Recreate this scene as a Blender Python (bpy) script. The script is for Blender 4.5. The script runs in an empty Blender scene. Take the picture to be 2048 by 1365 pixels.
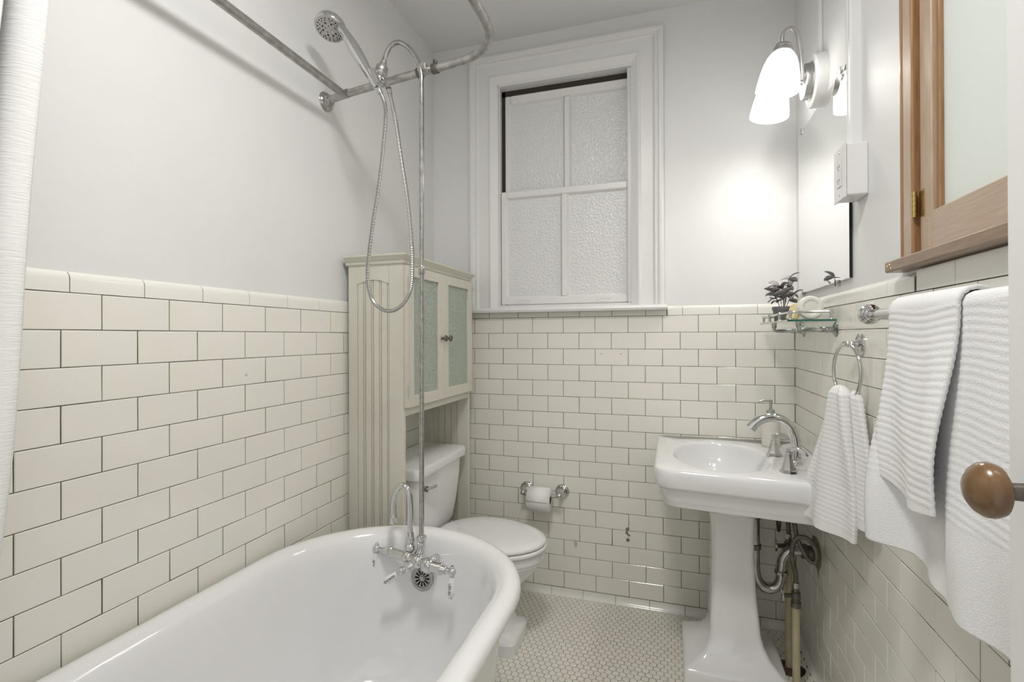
import bpy, bmesh, math, random
from mathutils import Vector, Matrix, noise
random.seed(7)
PI = math.pi
D = bpy.data
COL = bpy.context.scene.collection
SC = bpy.context.scene

# ------------------------------------------------------------------ camera
CAM = Vector((1.1676, -2.3640, 1.2430)); F_PX = 998.03; CYP = 671.0
YAW, PITCH, ROLL = 0.3058, 0.0029, -0.0037
XR = 1.6718          # tile face of the right wall
ZC = 2.735           # ceiling
YF = -2.49           # front wall, behind the camera
fw = Vector((-math.sin(YAW), math.cos(YAW), 0)); rt = Vector((math.cos(YAW), math.sin(YAW), 0)); up = Vector((0, 0, 1))
F2 = fw*math.cos(PITCH)+up*math.sin(PITCH); U2 = up*math.cos(PITCH)-fw*math.sin(PITCH)
R3 = rt*math.cos(ROLL)+U2*math.sin(ROLL); U3 = U2*math.cos(ROLL)-rt*math.sin(ROLL)
cd = D.cameras.new('camera'); cam = D.objects.new('camera', cd); COL.objects.link(cam)
m = Matrix((R3, U3, -F2)).transposed().to_4x4(); m.translation = CAM; cam.matrix_world = m
cd.sensor_width = 36; cd.lens = F_PX/2048*36; cd.shift_y = -(682.5-CYP)/2048; cd.clip_start = 0.02
SC.camera = cam

# ------------------------------------------------------------------ world, exposure
SC.view_settings.view_transform = 'Standard'; SC.view_settings.look = 'None'
SC.view_settings.gamma = 1; SC.view_settings.use_curve_mapping = False
SC.view_settings.exposure = 0.12
w = D.worlds.new('world'); SC.world = w; w.use_nodes = True
w.node_tree.nodes['Background'].inputs[0].default_value = (1.0, 0.985, 0.96, 1)
w.node_tree.nodes['Background'].inputs[1].default_value = 0.8
GLOW = .80           # sconce shade glow outside
GLOW_IN = 2.2        # and inside, round the bulb
P_FILL = 17.0        # added fill dome on the ceiling, out of view (W)

# ------------------------------------------------------------------ materials
MATS = {}
def mat(name, col=(.8, .8, .8), rough=.5, metal=0., var=None, nscale=None, bump=None, bscale=40., stretch=None, spec=None,
        emit=None, trans=None, coat=0., rnd=None, ior=None):
    """var/nscale: second colour mixed by noise; rnd: second colour mixed per object; bump: relief strength."""
    m = D.materials.new(name); m.use_nodes = True; MATS[name] = m
    nt = m.node_tree; N = nt.nodes; L = nt.links; b = N['Principled BSDF']
    b.inputs['Base Color'].default_value = (*col, 1); b.inputs['Roughness'].default_value = rough
    b.inputs['Metallic'].default_value = metal; b.inputs['Coat Weight'].default_value = coat
    b.inputs['Coat Roughness'].default_value = .05
    if spec is not None: b.inputs['Specular IOR Level'].default_value = spec
    if ior: b.inputs['IOR'].default_value = ior
    if trans: b.inputs['Transmission Weight'].default_value = trans
    if emit: b.inputs['Emission Color'].default_value = (*emit[0], 1); b.inputs['Emission Strength'].default_value = emit[1]
    tc = N.new('ShaderNodeTexCoord'); src = tc.outputs['Object']
    if stretch:
        mp = N.new('ShaderNodeMapping'); mp.inputs['Scale'].default_value = stretch; L.new(src, mp.inputs[0]); src = mp.outputs[0]
    cur = None
    if rnd is not None:
        oi = N.new('ShaderNodeObjectInfo'); mx = N.new('ShaderNodeMix'); mx.data_type = 'RGBA'
        L.new(oi.outputs['Random'], mx.inputs[0]); mx.inputs[6].default_value = (*col, 1); mx.inputs[7].default_value = (*rnd, 1); cur = mx.outputs[2]
    if var is not None:
        nz = N.new('ShaderNodeTexNoise'); nz.inputs['Scale'].default_value = nscale or 8; nz.inputs['Detail'].default_value = 5
        L.new(src, nz.inputs['Vector'])
        rp = N.new('ShaderNodeMapRange'); rp.inputs[1].default_value = .35; rp.inputs[2].default_value = .7; L.new(nz.outputs[0], rp.inputs[0])
        mx = N.new('ShaderNodeMix'); mx.data_type = 'RGBA'; L.new(rp.outputs[0], mx.inputs[0])
        if cur: L.new(cur, mx.inputs[6])
        else: mx.inputs[6].default_value = (*col, 1)
        mx.inputs[7].default_value = (*var, 1); cur = mx.outputs[2]
    if cur: L.new(cur, b.inputs['Base Color'])
    if bump:
        nz = N.new('ShaderNodeTexNoise'); nz.inputs['Scale'].default_value = bscale; nz.inputs['Detail'].default_value = 3
        L.new(src, nz.inputs['Vector'])
        bp = N.new('ShaderNodeBump'); bp.inputs['Strength'].default_value = bump; bp.inputs['Distance'].default_value = .004
        L.new(nz.outputs[0], bp.inputs['Height']); L.new(bp.outputs[0], b.inputs['Normal'])
    return m
mat('wall_paint', (.80, .80, .79), .42, bump=.12, bscale=9, var=(.775, .775, .77), nscale=3)
mat('ceiling_paint', (.78, .78, .77), .6, bump=.1, bscale=12)
mat('trim_paint', (.80, .80, .79), .35, bump=.10, bscale=14)
mat('tile', (.865, .84, .77), .11, rnd=(.845, .83, .78), var=(.85, .825, .745), nscale=5, bump=.05, bscale=14)
mat('cap_tile', (.87, .85, .79), .11, rnd=(.85, .835, .785), bump=.04, bscale=14)
mat('hex_tile', (.84, .82, .75), .22, rnd=(.79, .76, .68), var=(.77, .73, .64), nscale=3)
mat('hex_rest', (.83, .81, .735), .22, var=(.77, .74, .65), nscale=30)
mat('grout', (.060, .050, .036), .9, var=(.13, .11, .08), nscale=22)
mat('floor_grout', (.050, .044, .030), .9, var=(.10, .085, .06), nscale=14)
mat('porcelain', (.84, .84, .845), .07, coat=.4, spec=.6)
mat('enamel', (.83, .83, .83), .12, coat=.4)
mat('ceramic', (.80, .77, .70), .18)
mat('chrome', (.64, .64, .64), .07, 1.)
mat('chrome_old', (.50, .50, .48), .17, 1., var=(.34, .34, .32), nscale=60)
mat('galvanized', (.50, .50, .48), .38, .85, var=(.33, .33, .31), nscale=45, bump=.25, bscale=90)
mat('hose_metal', (.48, .48, .47), .2, 1.)
mat('nickel', (.52, .515, .50), .32, 1.)
mat('dark_metal', (.13, .125, .11), .5, .8, var=(.22, .20, .17), nscale=60)
mat('rubber', (.02, .02, .02), .5)
mat('dark_hole', (.015, .014, .012), .9)
mat('cabinet_paint', (.69, .67, .585), .42, bump=.05, bscale=40, var=(.66, .635, .545), nscale=5)
mat('bronze', (.13, .115, .10), .4, .8, var=(.20, .18, .16), nscale=90)
mat('towel', (.86, .86, .86), .95, bump=.35, bscale=420, spec=.1)
mat('paper', (.86, .85, .84), .95, spec=.1, bump=.1, bscale=200)
mat('cardboard', (.16, .12, .08), .9)
mat('curtain', (.86, .86, .85), .85, spec=.15, bump=.3, bscale=35, stretch=(1, 1, 9))
mat('wood', (.36, .20, .10), .33, var=(.25, .125, .05), nscale=9, stretch=(22, 22, 1.2), coat=.35)
mat('wood_light', (.50, .38, .28), .38, var=(.42, .29, .19), nscale=9, stretch=(30, 30, 1.5), coat=.25)
mat('wood_rail', (.50, .385, .29), .38, var=(.43, .31, .22), nscale=9, stretch=(30, 1.5, 30), coat=.25)
mat('wood_dark', (.15, .075, .03), .35, var=(.10, .045, .015), nscale=9, stretch=(22, 22, 1.2), coat=.3)
mat('wood_sill', (.23, .155, .10), .4, var=(.32, .22, .14), nscale=9, stretch=(25, 1.5, 25), coat=.2)
mat('wood_knob', (.20, .105, .035), .28, var=(.09, .045, .018), nscale=14, coat=.5)
mat('brass', (.62, .47, .20), .3, 1., var=(.40, .29, .11), nscale=40)
mat('mirror_glass', (.93, .94, .93), .01, 1.)
mat('pot_plastic', (.17, .17, .175), .5)
mat('soil', (.03, .025, .02), 1.)
mat('leaf', (.29, .285, .275), .55, rnd=(.24, .15, .20), var=(.36, .355, .34), nscale=30)
mat('stem', (.07, .05, .05), .6)
mat('soap_yellow', (.78, .66, .36), .5, bump=.2, bscale=60)
mat('soap_white', (.84, .82, .76), .55, bump=.1, bscale=60)
mat('pipe_paint', (.52, .46, .31), .5, var=(.44, .38, .25), nscale=15, bump=.2, bscale=60)
mat('rust', (.10, .055, .035), .95, var=(.03, .02, .016), nscale=40, bump=.6, bscale=60)
mat('stain', (.20, .155, .10), .8, var=(.34, .28, .19), nscale=70)
mat('plug', (.55, .53, .47), .6)
mat('plastic_white', (.78, .78, .77), .35)
mat('lettering', (.03, .03, .03), .6)
mat('gap_shade', (.045, .040, .030), .9)  # near-black colour standing in for the shade around the sashes
# obscure (pebbled) window glass, painted-over look
def obscure(name, col, bump, scale, rough=.22, transl=.0):
    m = D.materials.new(name); m.use_nodes = True; MATS[name] = m
    nt = m.node_tree; N = nt.nodes; L = nt.links; b = N['Principled BSDF']
    b.inputs['Base Color'].default_value = (*col, 1); b.inputs['Roughness'].default_value = rough
    tc = N.new('ShaderNodeTexCoord'); v = N.new('ShaderNodeTexVoronoi'); v.feature = 'SMOOTH_F1'; v.inputs['Scale'].default_value = scale
    nz = N.new('ShaderNodeTexNoise'); nz.inputs['Scale'].default_value = scale*.6
    L.new(tc.outputs['Object'], v.inputs['Vector']); L.new(tc.outputs['Object'], nz.inputs['Vector'])
    ad = N.new('ShaderNodeMath'); ad.operation = 'ADD'; L.new(v.outputs['Distance'], ad.inputs[0]); L.new(nz.outputs[0], ad.inputs[1])
    bp = N.new('ShaderNodeBump'); bp.inputs['Strength'].default_value = bump; bp.inputs['Distance'].default_value = .004
    L.new(ad.outputs[0], bp.inputs['Height']); L.new(bp.outputs[0], b.inputs['Normal'])
    if transl:
        t = N.new('ShaderNodeBsdfTranslucent'); t.inputs[0].default_value = (*col, 1); mx = N.new('ShaderNodeMixShader'); mx.inputs[0].default_value = transl
        L.new(b.outputs[0], mx.inputs[1]); L.new(t.outputs[0], mx.inputs[2]); L.new(mx.outputs[0], N['Material Output'].inputs[0])
    return m
obscure('pebbled_glass', (.76, .76, .755), .6, 125)
obscure('cabinet_glass', (.40, .46, .40), .9, 130, .18)
obscure('frosted_glass', (.90, .925, .895), .02, 20, .12, .55)
# clear greenish shelf glass
mat('shelf_glass', (.72, .88, .82), .02, trans=1., ior=1.5)
mat('glass_edge', (.02, .13, .095), .1, coat=.5)
# lamp shade: frosted glass that glows, strongest round the bulb
def shade_mat():
    m = D.materials.new('shade_glass'); m.use_nodes = True; MATS['shade_glass'] = m
    nt = m.node_tree; N = nt.nodes; L = nt.links; b = N['Principled BSDF']
    b.inputs['Base Color'].default_value = (.9, .9, .88, 1); b.inputs['Roughness'].default_value = .35
    at = N.new('ShaderNodeAttribute'); at.attribute_name = 'glow'
    b.inputs['Emission Color'].default_value = (1, .985, .95, 1); L.new(at.outputs['Fac'], b.inputs['Emission Strength'])
shade_mat()
mat('fill_dome_glass', (.9, .9, .88), .4, emit=((1, .98, .94), 2.))  # glowing dome of the added fill light
mat('bulb_glow', (.9, .9, .88), .4, emit=((1, .965, .90), 150.))

# ------------------------------------------------------------------ mesh helpers
class MB:
    def __init__(s): s.v = []; s.f = []; s.mi = []; s.cur = 0
    def add(s, vs, fs):
        o = len(s.v); s.v += [tuple(v) for v in vs]; s.f += [tuple(i+o for i in f) for f in fs]; s.mi += [s.cur]*len(fs); return s
    def box(s, a, b, bev=0.):
        a = Vector(a); b = Vector(b); lo = Vector(map(min, a, b)); hi = Vector(map(max, a, b)); e = hi-lo
        bev = min(bev, min(e)*.45)
        if bev <= 0:
            x0, y0, z0 = lo; x1, y1, z1 = hi
            return s.add([(x0,y0,z0),(x1,y0,z0),(x1,y1,z0),(x0,y1,z0),(x0,y0,z1),(x1,y0,z1),(x1,y1,z1),(x0,y1,z1)],
                         [(3,2,1,0),(4,5,6,7),(0,1,5,4),(1,2,6,5),(2,3,7,6),(3,0,4,7)])
        vs = []; idx = {}
        for sx in (0, 1):
            for sy in (0, 1):
                for sz in (0, 1):
                    c = [hi[i] if q else lo[i] for i, q in enumerate((sx, sy, sz))]
                    d = [-bev if q else bev for q in (sx, sy, sz)]
                    for ax in range(3):
                        p = [c[i]+(0 if i == ax else d[i]) for i in range(3)]
                        idx[(sx, sy, sz, ax)] = len(vs); vs.append(p)
        fs = []
        for ax in range(3):
            o1, o2 = [(1, 2), (2, 0), (0, 1)][ax]
            for q in (0, 1):
                def k(a1, a2, axx):
                    t = [0, 0, 0]; t[ax] = q; t[o1] = a1; t[o2] = a2; return idx[(*t, axx)]
                f = [k(0,0,ax), k(1,0,ax), k(1,1,ax), k(0,1,ax)]
                fs.append(tuple(f if q else f[::-1]))
            # edges parallel to ax
            for a1 in (0, 1):
                for a2 in (0, 1):
                    def kk(q, axx):
                        t = [0, 0, 0]; t[ax] = q; t[o1] = a1; t[o2] = a2; return idx[(*t, axx)]
                    f = [kk(0,o1), kk(1,o1), kk(1,o2), kk(0,o2)]
                    fs.append(tuple(f if (a1 ^ a2) else f[::-1]))
        for sx in (0, 1):
            for sy in (0, 1):
                for sz in (0, 1):
                    f = [idx[(sx, sy, sz, a)] for a in range(3)]
                    fs.append(tuple(f if (sx+sy+sz) % 2 else f[::-1]))
        return s.add(vs, fs)
    def rings(s, rs, cap0=True, cap1=True, close=True):
        n = len(rs[0]); vs = [p for r in rs for p in r]; fs = []
        for i in range(len(rs)-1):
            for j in range(n if close else n-1):
                k = (j+1) % n; fs.append((i*n+j, i*n+k, (i+1)*n+k, (i+1)*n+j))
        if cap0: fs.append(tuple(range(n))[::-1])
        if cap1: fs.append(tuple((len(rs)-1)*n+j for j in range(n)))
        return s.add(vs, fs)
    def lathe(s, p, d, prof, n=24, cap0=True, cap1=True):
        """prof: (distance along d, radius)"""
        p = Vector(p); d = Vector(d).normalized(); a = d.orthogonal().normalized(); b = d.cross(a)
        return s.rings([[p+d*h+(a*math.cos(2*PI*j/n)+b*math.sin(2*PI*j/n))*max(r, 1e-5) for j in range(n)] for h, r in prof], cap0, cap1)
    def cyl(s, p, q, r, n=20, r2=None):
        p = Vector(p); q = Vector(q); return s.lathe(p, q-p, [(0, r), ((q-p).length, r if r2 is None else r2)], n)
    def ball(s, p, r, n=16, sc=(1, 1, 1)):
        rs = [[Vector(p)+Vector((r*sc[0]*math.sin(t)*math.cos(2*PI*j/n), r*sc[1]*math.sin(t)*math.sin(2*PI*j/n), -r*sc[2]*math.cos(t))) for j in range(n)]
              for t in [PI*(.04+.92*i/9) for i in range(10)]]
        return s.rings(rs)
    def tube(s, pts, r, n=12, rad=None, cap=True):
        pts = [Vector(p) for p in pts]; rs = []; T = []
        for i in range(len(pts)):
            t = (pts[min(i+1, len(pts)-1)]-pts[max(i-1, 0)]).normalized(); T.append(t)
        a = T[0].orthogonal().normalized()
        for i, p in enumerate(pts):
            a = (a-T[i]*a.dot(T[i])).normalized(); b = T[i].cross(a); q = r if rad is None else rad[i]
            rs.append([p+(a*math.cos(2*PI*j/n)+b*math.sin(2*PI*j/n))*q for j in range(n)])
        return s.rings(rs, cap, cap)
    def prism(s, poly, axis, a0, a1):
        """poly: 2D points in the two other axes (cyclic order), extruded along axis index"""
        def P(u, v, h):
            t = [0, 0, 0]; t[axis] = h; t[(axis+1) % 3] = u; t[(axis+2) % 3] = v; return t
        return s.rings([[P(u, v, a0) for u, v in poly], [P(u, v, a1) for u, v in poly]])
    def build(s, name, mats, parent=None, smooth=True, ang=35, base=None):
        me = D.meshes.new(name); vs = s.v
        xs, ys, zs = zip(*vs)
        c = Vector(base) if base else Vector(((min(xs)+max(xs))/2, (min(ys)+max(ys))/2, min(zs)))
        me.from_pydata([(x-c.x, y-c.y, z-c.z) for x, y, z in vs], [], s.f)
        for mm in (mats if isinstance(mats, (list, tuple)) else [mats]): me.materials.append(MATS[mm])
        bm = bmesh.new(); bm.from_mesh(me)
        bmesh.ops.recalc_face_normals(bm, faces=bm.faces); bm.to_mesh(me); bm.free()
        if isinstance(mats, (list, tuple)): me.polygons.foreach_set('material_index', s.mi)
        if smooth:
            me.polygons.foreach_set('use_smooth', [True]*len(me.polygons)); me.set_sharp_from_angle(angle=math.radians(ang))
        return place(name, me, c, parent)
def place(name, me, loc, parent=None):
    o = D.objects.new(name, me); COL.objects.link(o); o.location = loc
    if parent is not None:
        o.parent = parent; o.matrix_parent_inverse = Matrix.Translation(-WL[parent.name])
    WL[o.name] = Vector(loc)
    return o
WL = {}
def empty(name, loc):
    o = D.objects.new(name, None); COL.objects.link(o); o.location = loc; o.empty_display_size = .05; WL[o.name] = Vector(loc); return o
def tag(o, label=None, cat=None, group=None, kind=None):
    if label: o['label'] = label
    if cat: o['category'] = cat
    if group: o['group'] = group
    if kind: o['kind'] = kind
    return o
def thing(name, loc, label, cat, group=None): return tag(empty(name, loc), label, cat, group)
def spline(pts, k=8, closed=False):
    P = [Vector(p) for p in pts]; out = []; n = len(P)
    for i in range(n-1):
        p0, p1, p2, p3 = P[max(i-1, 0)], P[i], P[i+1], P[min(i+2, n-1)]
        for j in range(k):
            t = j/k
            out.append(.5*((2*p1)+(p2-p0)*t+(2*p0-5*p1+4*p2-p3)*t*t+(3*p1-p0-3*p2+p3)*t**3))
    out.append(P[-1]); return out
def interp(tab, t):
    if t <= tab[0][0]: return tab[0][1]
    for (a, b), (c, d) in zip(tab, tab[1:]):
        if t <= c:
            q = (t-a)/(c-a); q = q*q*(3-2*q); return b+(d-b)*q
    return tab[-1][1]
def rrect(x0, y0, x1, y1, r, n=6):
    """rounded rectangle outline, counter-clockwise; r one radius or four (x0y0, x1y0, x1y1, x0y1)"""
    r = (r,)*4 if not isinstance(r, (tuple, list)) else r; out = []
    for (cx, cy, a, q) in ((x0+r[0], y0+r[0], PI, r[0]), (x1-r[1], y0+r[1], 1.5*PI, r[1]), (x1-r[2], y1-r[2], 0, r[2]), (x0+r[3], y1-r[3], .5*PI, r[3])):
        for i in range(n+1): out.append((cx+q*math.cos(a+PI/2*i/n), cy+q*math.sin(a+PI/2*i/n)))
    return out
def text_part(txt, size, mtx, parent, name='lettering', line=1.0):
    c = D.curves.new(name, 'FONT'); c.body = txt; c.size = size; c.align_x = 'CENTER'; c.align_y = 'CENTER'; c.extrude = .0002; c.space_line = line
    t = D.objects.new('tmp', c); COL.objects.link(t); dg = bpy.context.evaluated_depsgraph_get(); dg.update()
    me = D.meshes.new_from_object(t.evaluated_get(dg)); D.objects.remove(t); me.name = name
    me.transform(mtx.to_3x3().to_4x4()); me.materials.clear(); me.materials.append(MATS['lettering'])
    return place(name, me, mtx.translation, parent)

# ================================================================== SETTING
V = .0765; H = .15256; ZB = .036
zb = lambda i: ZB+(17-i)*V
G = .0020                                   # joint width
TT = .006                                   # tile thickness
X0B, YL0, YR0 = .22153, -1.60321, -.54327   # joint phases of the three walls
OPB = (.350, 1.024, 1.400, 2.500)           # back window opening
OPR = (-1.60, -1.113, 1.412, 2.36)          # right window opening (y0, y1, z0, z1)
ZT = 1.370
# --- walls: lower part carries the tile bed, upper part is plaster
mb = MB()
mb.cur = 0; mb.box((-.13, YF, -.05), (-.0016, .13, ZT)); mb.cur = 1; mb.box((-.13, YF, ZT), (-.010, .13, ZC))
wall_left = tag(mb.build('wall_left', ['grout', 'wall_paint'], smooth=False), kind='structure')
mb = MB()
mb.cur = 0; mb.box((-.01, .0016, -.05), (XR+.01, .13, ZT)); mb.cur = 1
mb.box((-.01, .010, ZT), (OPB[0], .13, ZC)); mb.box((OPB[1], .010, ZT), (XR+.011, .13, ZC))
mb.box((OPB[0], .010, OPB[3]), (OPB[1], .13, ZC)); mb.box((OPB[0], .010, ZT), (OPB[1], .13, OPB[2]))
wall_back = tag(mb.build('wall_back', ['grout', 'wall_paint'], smooth=False), kind='structure')
mb = MB()
mb.cur = 0; mb.box((XR+.0016, YF, -.05), (XR+.13, .13, ZT)); mb.cur = 1; XP = XR+.010
mb.box((XP, OPR[1], ZT), (XR+.13, .13, ZC)); mb.box((XP, YF, ZT), (XR+.13, OPR[0], ZC))
mb.box((XP, OPR[0], ZT), (XR+.13, OPR[1], OPR[2])); mb.box((XP, OPR[0], OPR[3]), (XR+.13, OPR[1], ZC))
wall_right = tag(mb.build('wall_right', ['grout', 'wall_paint'], smooth=False), kind='structure')
DX0, DX1, DZ = .86, 1.545, 2.06             # doorway in the front wall
mb = MB(); mb.box((-.13, YF-.12, -.05), (DX0, YF, ZC)); mb.box((DX1, YF-.12, -.05), (XR+.13, YF, ZC)); mb.box((DX0, YF-.12, DZ), (DX1, YF, ZC))
wall_front = tag(mb.build('wall_front', 'wall_paint', smooth=False), kind='structure')
mb = MB(); mb.box((-.13, YF-.12, ZC), (XR+.13, .13, ZC+.08)); tag(mb.build('ceiling', 'ceiling_paint', smooth=False), kind='structure')
mb = MB(); mb.box((-.13, YF-.12, -.06), (XR+.13, .13, -.0009)); floor = tag(mb.build('floor', 'floor_grout', smooth=False), kind='structure')

# --- wall tiles: one object each, alike pieces share mesh data
TILE_ME = {}
def tile_mesh(wl, ht, axis):
    k = (round(wl, 4), round(ht, 4), axis)
    if k not in TILE_ME:
        mb = MB(); b = .0014
        f = [(-wl/2+b, -ht/2+b), (wl/2-b, -ht/2+b), (wl/2-b, ht/2-b), (-wl/2+b, ht/2-b)]
        e = [(-wl/2, -ht/2), (wl/2, -ht/2), (wl/2, ht/2), (-wl/2, ht/2)]
        def P(u, v, h): return {'L': (h, u, v), 'R': (-h, u, v), 'B': (u, -h, v)}[axis]
        mb.rings([[P(u, v, 0) for u, v in e], [P(u, v, TT-.0012) for u, v in e], [P(u, v, TT) for u, v in f]], True, True)
        me = D.meshes.new('tile'); me.from_pydata([tuple(x) for x in mb.v], [], mb.f); me.materials.append(MATS['tile'])
        bm = bmesh.new(); bm.from_mesh(me); bmesh.ops.recalc_face_normals(bm, faces=bm.faces); bm.to_mesh(me); bm.free()
        TILE_ME[k] = me
    return TILE_ME[k]
def spans(lo, hi, phase):
    """tile spans between joints phase+n*H, clipped to lo..hi"""
    n0 = math.floor((lo-phase)/H)-1; out = []
    for i in range(n0, n0+40):
        a, b = phase+i*H, phase+(i+1)*H; a, b = max(a, lo), min(b, hi)
        if b-a > .012: out.append((a, b))
    return out
def lay(parent, axis, lo, hi, phase, rows=range(1, 18), skip=None):
    for r in rows:
        ph = phase+(0 if r % 2 else H/2)
        for a, b in spans(lo, hi, ph):
            z0, z1 = zb(r), zb(r-1)
            if skip and skip(a, b, z0, z1): continue
            me = tile_mesh(b-a-G, z1-z0-G*.8, axis); c, zc = (a+b)/2, (z0+z1)/2
            j = random.uniform(0, .0007)
            loc = {'L': (-TT-j+.0003, c, zc), 'R': (XR+TT+j-.0003, c, zc), 'B': (c, TT+j-.0003, zc)}[axis]
            o = place('tile', me, loc, parent)
            o.rotation_euler = (random.gauss(0, .0035), random.gauss(0, .0022), random.gauss(0, .0035)) if axis == 'B' else (random.gauss(0, .0022), random.gauss(0, .0035), random.gauss(0, .0035))
lay(wall_left, 'L', YF+.005, -.002, YL0)
lay(wall_back, 'B', -.004, XR+.004, X0B)
lay(wall_right, 'R', YF+.005, .003, YR0)
# --- bullnose cap course, joints of its own
def cap_course(parent, axis, lo, hi, phase, bull=True):
    z0, z1 = zb(0)+.001, 1.382
    for a, b in spans(lo, hi, phase):
        prof = [(-.010, z0), (0, z0), (0, z1-.018)]+[(-.018+.018*math.cos(t), z1-.018+.018*math.sin(t)) for t in (.35, .7, 1.05, 1.35)]+[(-.020, z1)] if bull else [(-.010, z0), (0, z0), (0, z1), (-.010, z1)]
        mb = MB(); e = .0009
        def P(h, u, z): return {'L': (h, u, z), 'R': (XR-h, u, z), 'B': (u, -h, z)}[axis]
        mb.rings([[P(h, u, z) for h, z in prof] for u in (a+e, b-e)])
        mb.build('cap_tile', 'cap_tile', parent, smooth=True, ang=40)
cap_course(wall_left, 'L', YF+.005, -.002, YL0+.60*H)
cap_course(wall_back, 'B', .002, .197, X0B+.57*H); cap_course(wall_back, 'B', 1.158, XR-.002, X0B+.57*H)
# flat pieces under the back window stool
for a, b in spans(.199, 1.156, X0B+.52*H):
    MB().box((a+.001, .0005, zb(0)+.001), (b-.001, TT, 1.362), .001).build('cap_tile', 'tile', wall_back)
cap_course(wall_right, 'R', -1.075, -.002, YR0+.45*H)
cap_course(wall_right, 'R', YF+.005, -1.077, YR0+.45*H, bull=False)
# --- cove base along the floor
def cove(name, axis, lo, hi, phase):
    p = tag(empty(name, {'L': (0, (lo+hi)/2, 0), 'B': ((lo+hi)/2, 0, 0), 'R': (XR, (lo+hi)/2, 0)}[axis]), kind='structure')
    for a, b in spans(lo, hi, phase):
        prof = [(-.006, 0), (.016, 0), (.014, .003), (.008, .007), (.003, .015), (.001, .025), (.0005, ZB-.0015), (-.006, ZB-.0015)]
        mb = MB(); e = .0009
        def P(h, u, z): return {'L': (h, u, z), 'R': (XR-h, u, z), 'B': (u, -h, z)}[axis]
        mb.rings([[P(h, u, z) for h, z in prof] for u in (a+e, b-e)]); mb.build('base_tile', 'cap_tile', p, ang=50)
cove('baseboard_back', 'B', .002, XR-.018, X0B+.60*H)
cove('baseboard_right', 'R', YF+.005, -.018, YR0+.4*H)
cove('baseboard_left', 'L', YF+.005, -.018, YL0+.6*H)

# --- hexagonal floor tiles, one inch
HP = .0262; RV = HP*math.sqrt(3)/2
me_hex = D.meshes.new('hex_tile')
def hexverts(cx=0, cy=0):
    out = []
    for rr, z in ((.01425, -.003), (.01425, -.0006), (.0137, 0.)):
        out += [(cx+rr*math.sin(PI/3*i), cy+rr*math.cos(PI/3*i), z) for i in range(6)]
    return out
hexf = [tuple(range(12, 18))[::-1]]+[(k*6+i, k*6+(i+1) % 6, k*6+6+(i+1) % 6, k*6+6+i) for k in (0, 1) for i in range(6)]
me_hex.from_pydata(hexverts(), [], hexf); me_hex.materials.append(MATS['hex_tile']); me_hex.update()
bm = bmesh.new(); bm.from_mesh(me_hex); bmesh.ops.recalc_face_normals(bm, faces=bm.faces); bm.to_mesh(me_hex); bm.free()
cent = []
for r in range(int((0-YF)/RV)+1):
    y = -.016-r*RV
    for i in range(int(XR/HP)+1):
        x = .016+i*HP+(HP/2 if r % 2 else 0)
        if x < XR-.014 and y > YF+.01: cent.append((x, y))
def seen(x, y):      # floor that shows between tub, toilet and pedestal in the photograph
    if not (.80 < x < 1.56 and -.62 < y): return False
    d = Vector((x, y, 0))-CAM; wz = d.dot(F2); u = 1024+F_PX*d.dot(R3)/wz; v = CYP-F_PX*d.dot(U3)/wz
    if v > 1372 or u > 1366 or u < 990: return False
    return True
near = sorted([c for c in cent if seen(*c)], key=lambda c: (Vector((c[0], c[1], 0))-CAM).length)[:300]
ns = set(near)
for c in near:
    o = place('hex_tile', me_hex, (c[0], c[1], random.uniform(-.0005, .0001)), floor)
    o.rotation_euler = (random.gauss(0, .006), random.gauss(0, .006), random.gauss(0, .01))
mb = MB()
for c in cent:
    if c not in ns: mb.add(hexverts(*c), hexf)
tag(mb.build('hex_tile_field', 'hex_rest', floor, smooth=False), kind='stuff')

# --- back window: casing, stool, two sashes with pebbled panes
W1 = tag(empty('window_1', (.675, 0, 1.36)), 'white painted double hung window with four pebbled panes on back wall', kind='structure')
def frame_profile(name, prof, x0, x1, z0, z1, parent, m='trim_paint'):
    """picture-frame of three mitred runs (left, top, right); prof: (offset inward from outer edge, proud towards the room)"""
    A = lambda d: [(x0+d, z0), (x0+d, z1-d), (x1-d, z1-d), (x1-d, z0)]
    for k in range(3):
        mb = MB(); mb.rings([[(A(d)[i][0], .010-h, A(d)[i][1]) for d, h in prof] for i in (k, k+1)]); mb.build(name, m, parent, ang=25)
CW = .126
frame_profile('casing', [(0, 0), (0, .030), (.010, .034), (.020, .033), (.024, .026), (.032, .025), (.038, .028), (.042, .022), (.048, .018),
                         (.100, .018), (.104, .024), (.112, .026), (.120, .022), (CW, .018), (CW+.018, .010), (CW+.019, 0)], .203, 1.146, 1.384, 2.652, W1)
MB().prism([(-.048, 1.362), (-.052, 1.372), (-.048, 1.384), (.03, 1.386), (.03, 1.362)], 0, .197, 1.158).build('window_stool', 'trim_paint', W1, ang=25)
for (a, b) in (((.340, .002, 1.384), (.352, .11, 2.505)), ((1.022, .002, 1.384), (1.034, .11, 2.505)), ((.340, .002, 2.497), (1.034, .11, 2.51)), ((.34, .03, 1.384), (1.034, .11, 1.400))):
    MB().box(a, b).build('jamb', 'trim_paint', W1)
MB().box((.345, .112, 1.38), (1.03, .12, 2.51)).build('dark_backing', 'gap_shade', W1)  # added dark board, keeps daylight out of the gaps beside the sashes
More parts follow.
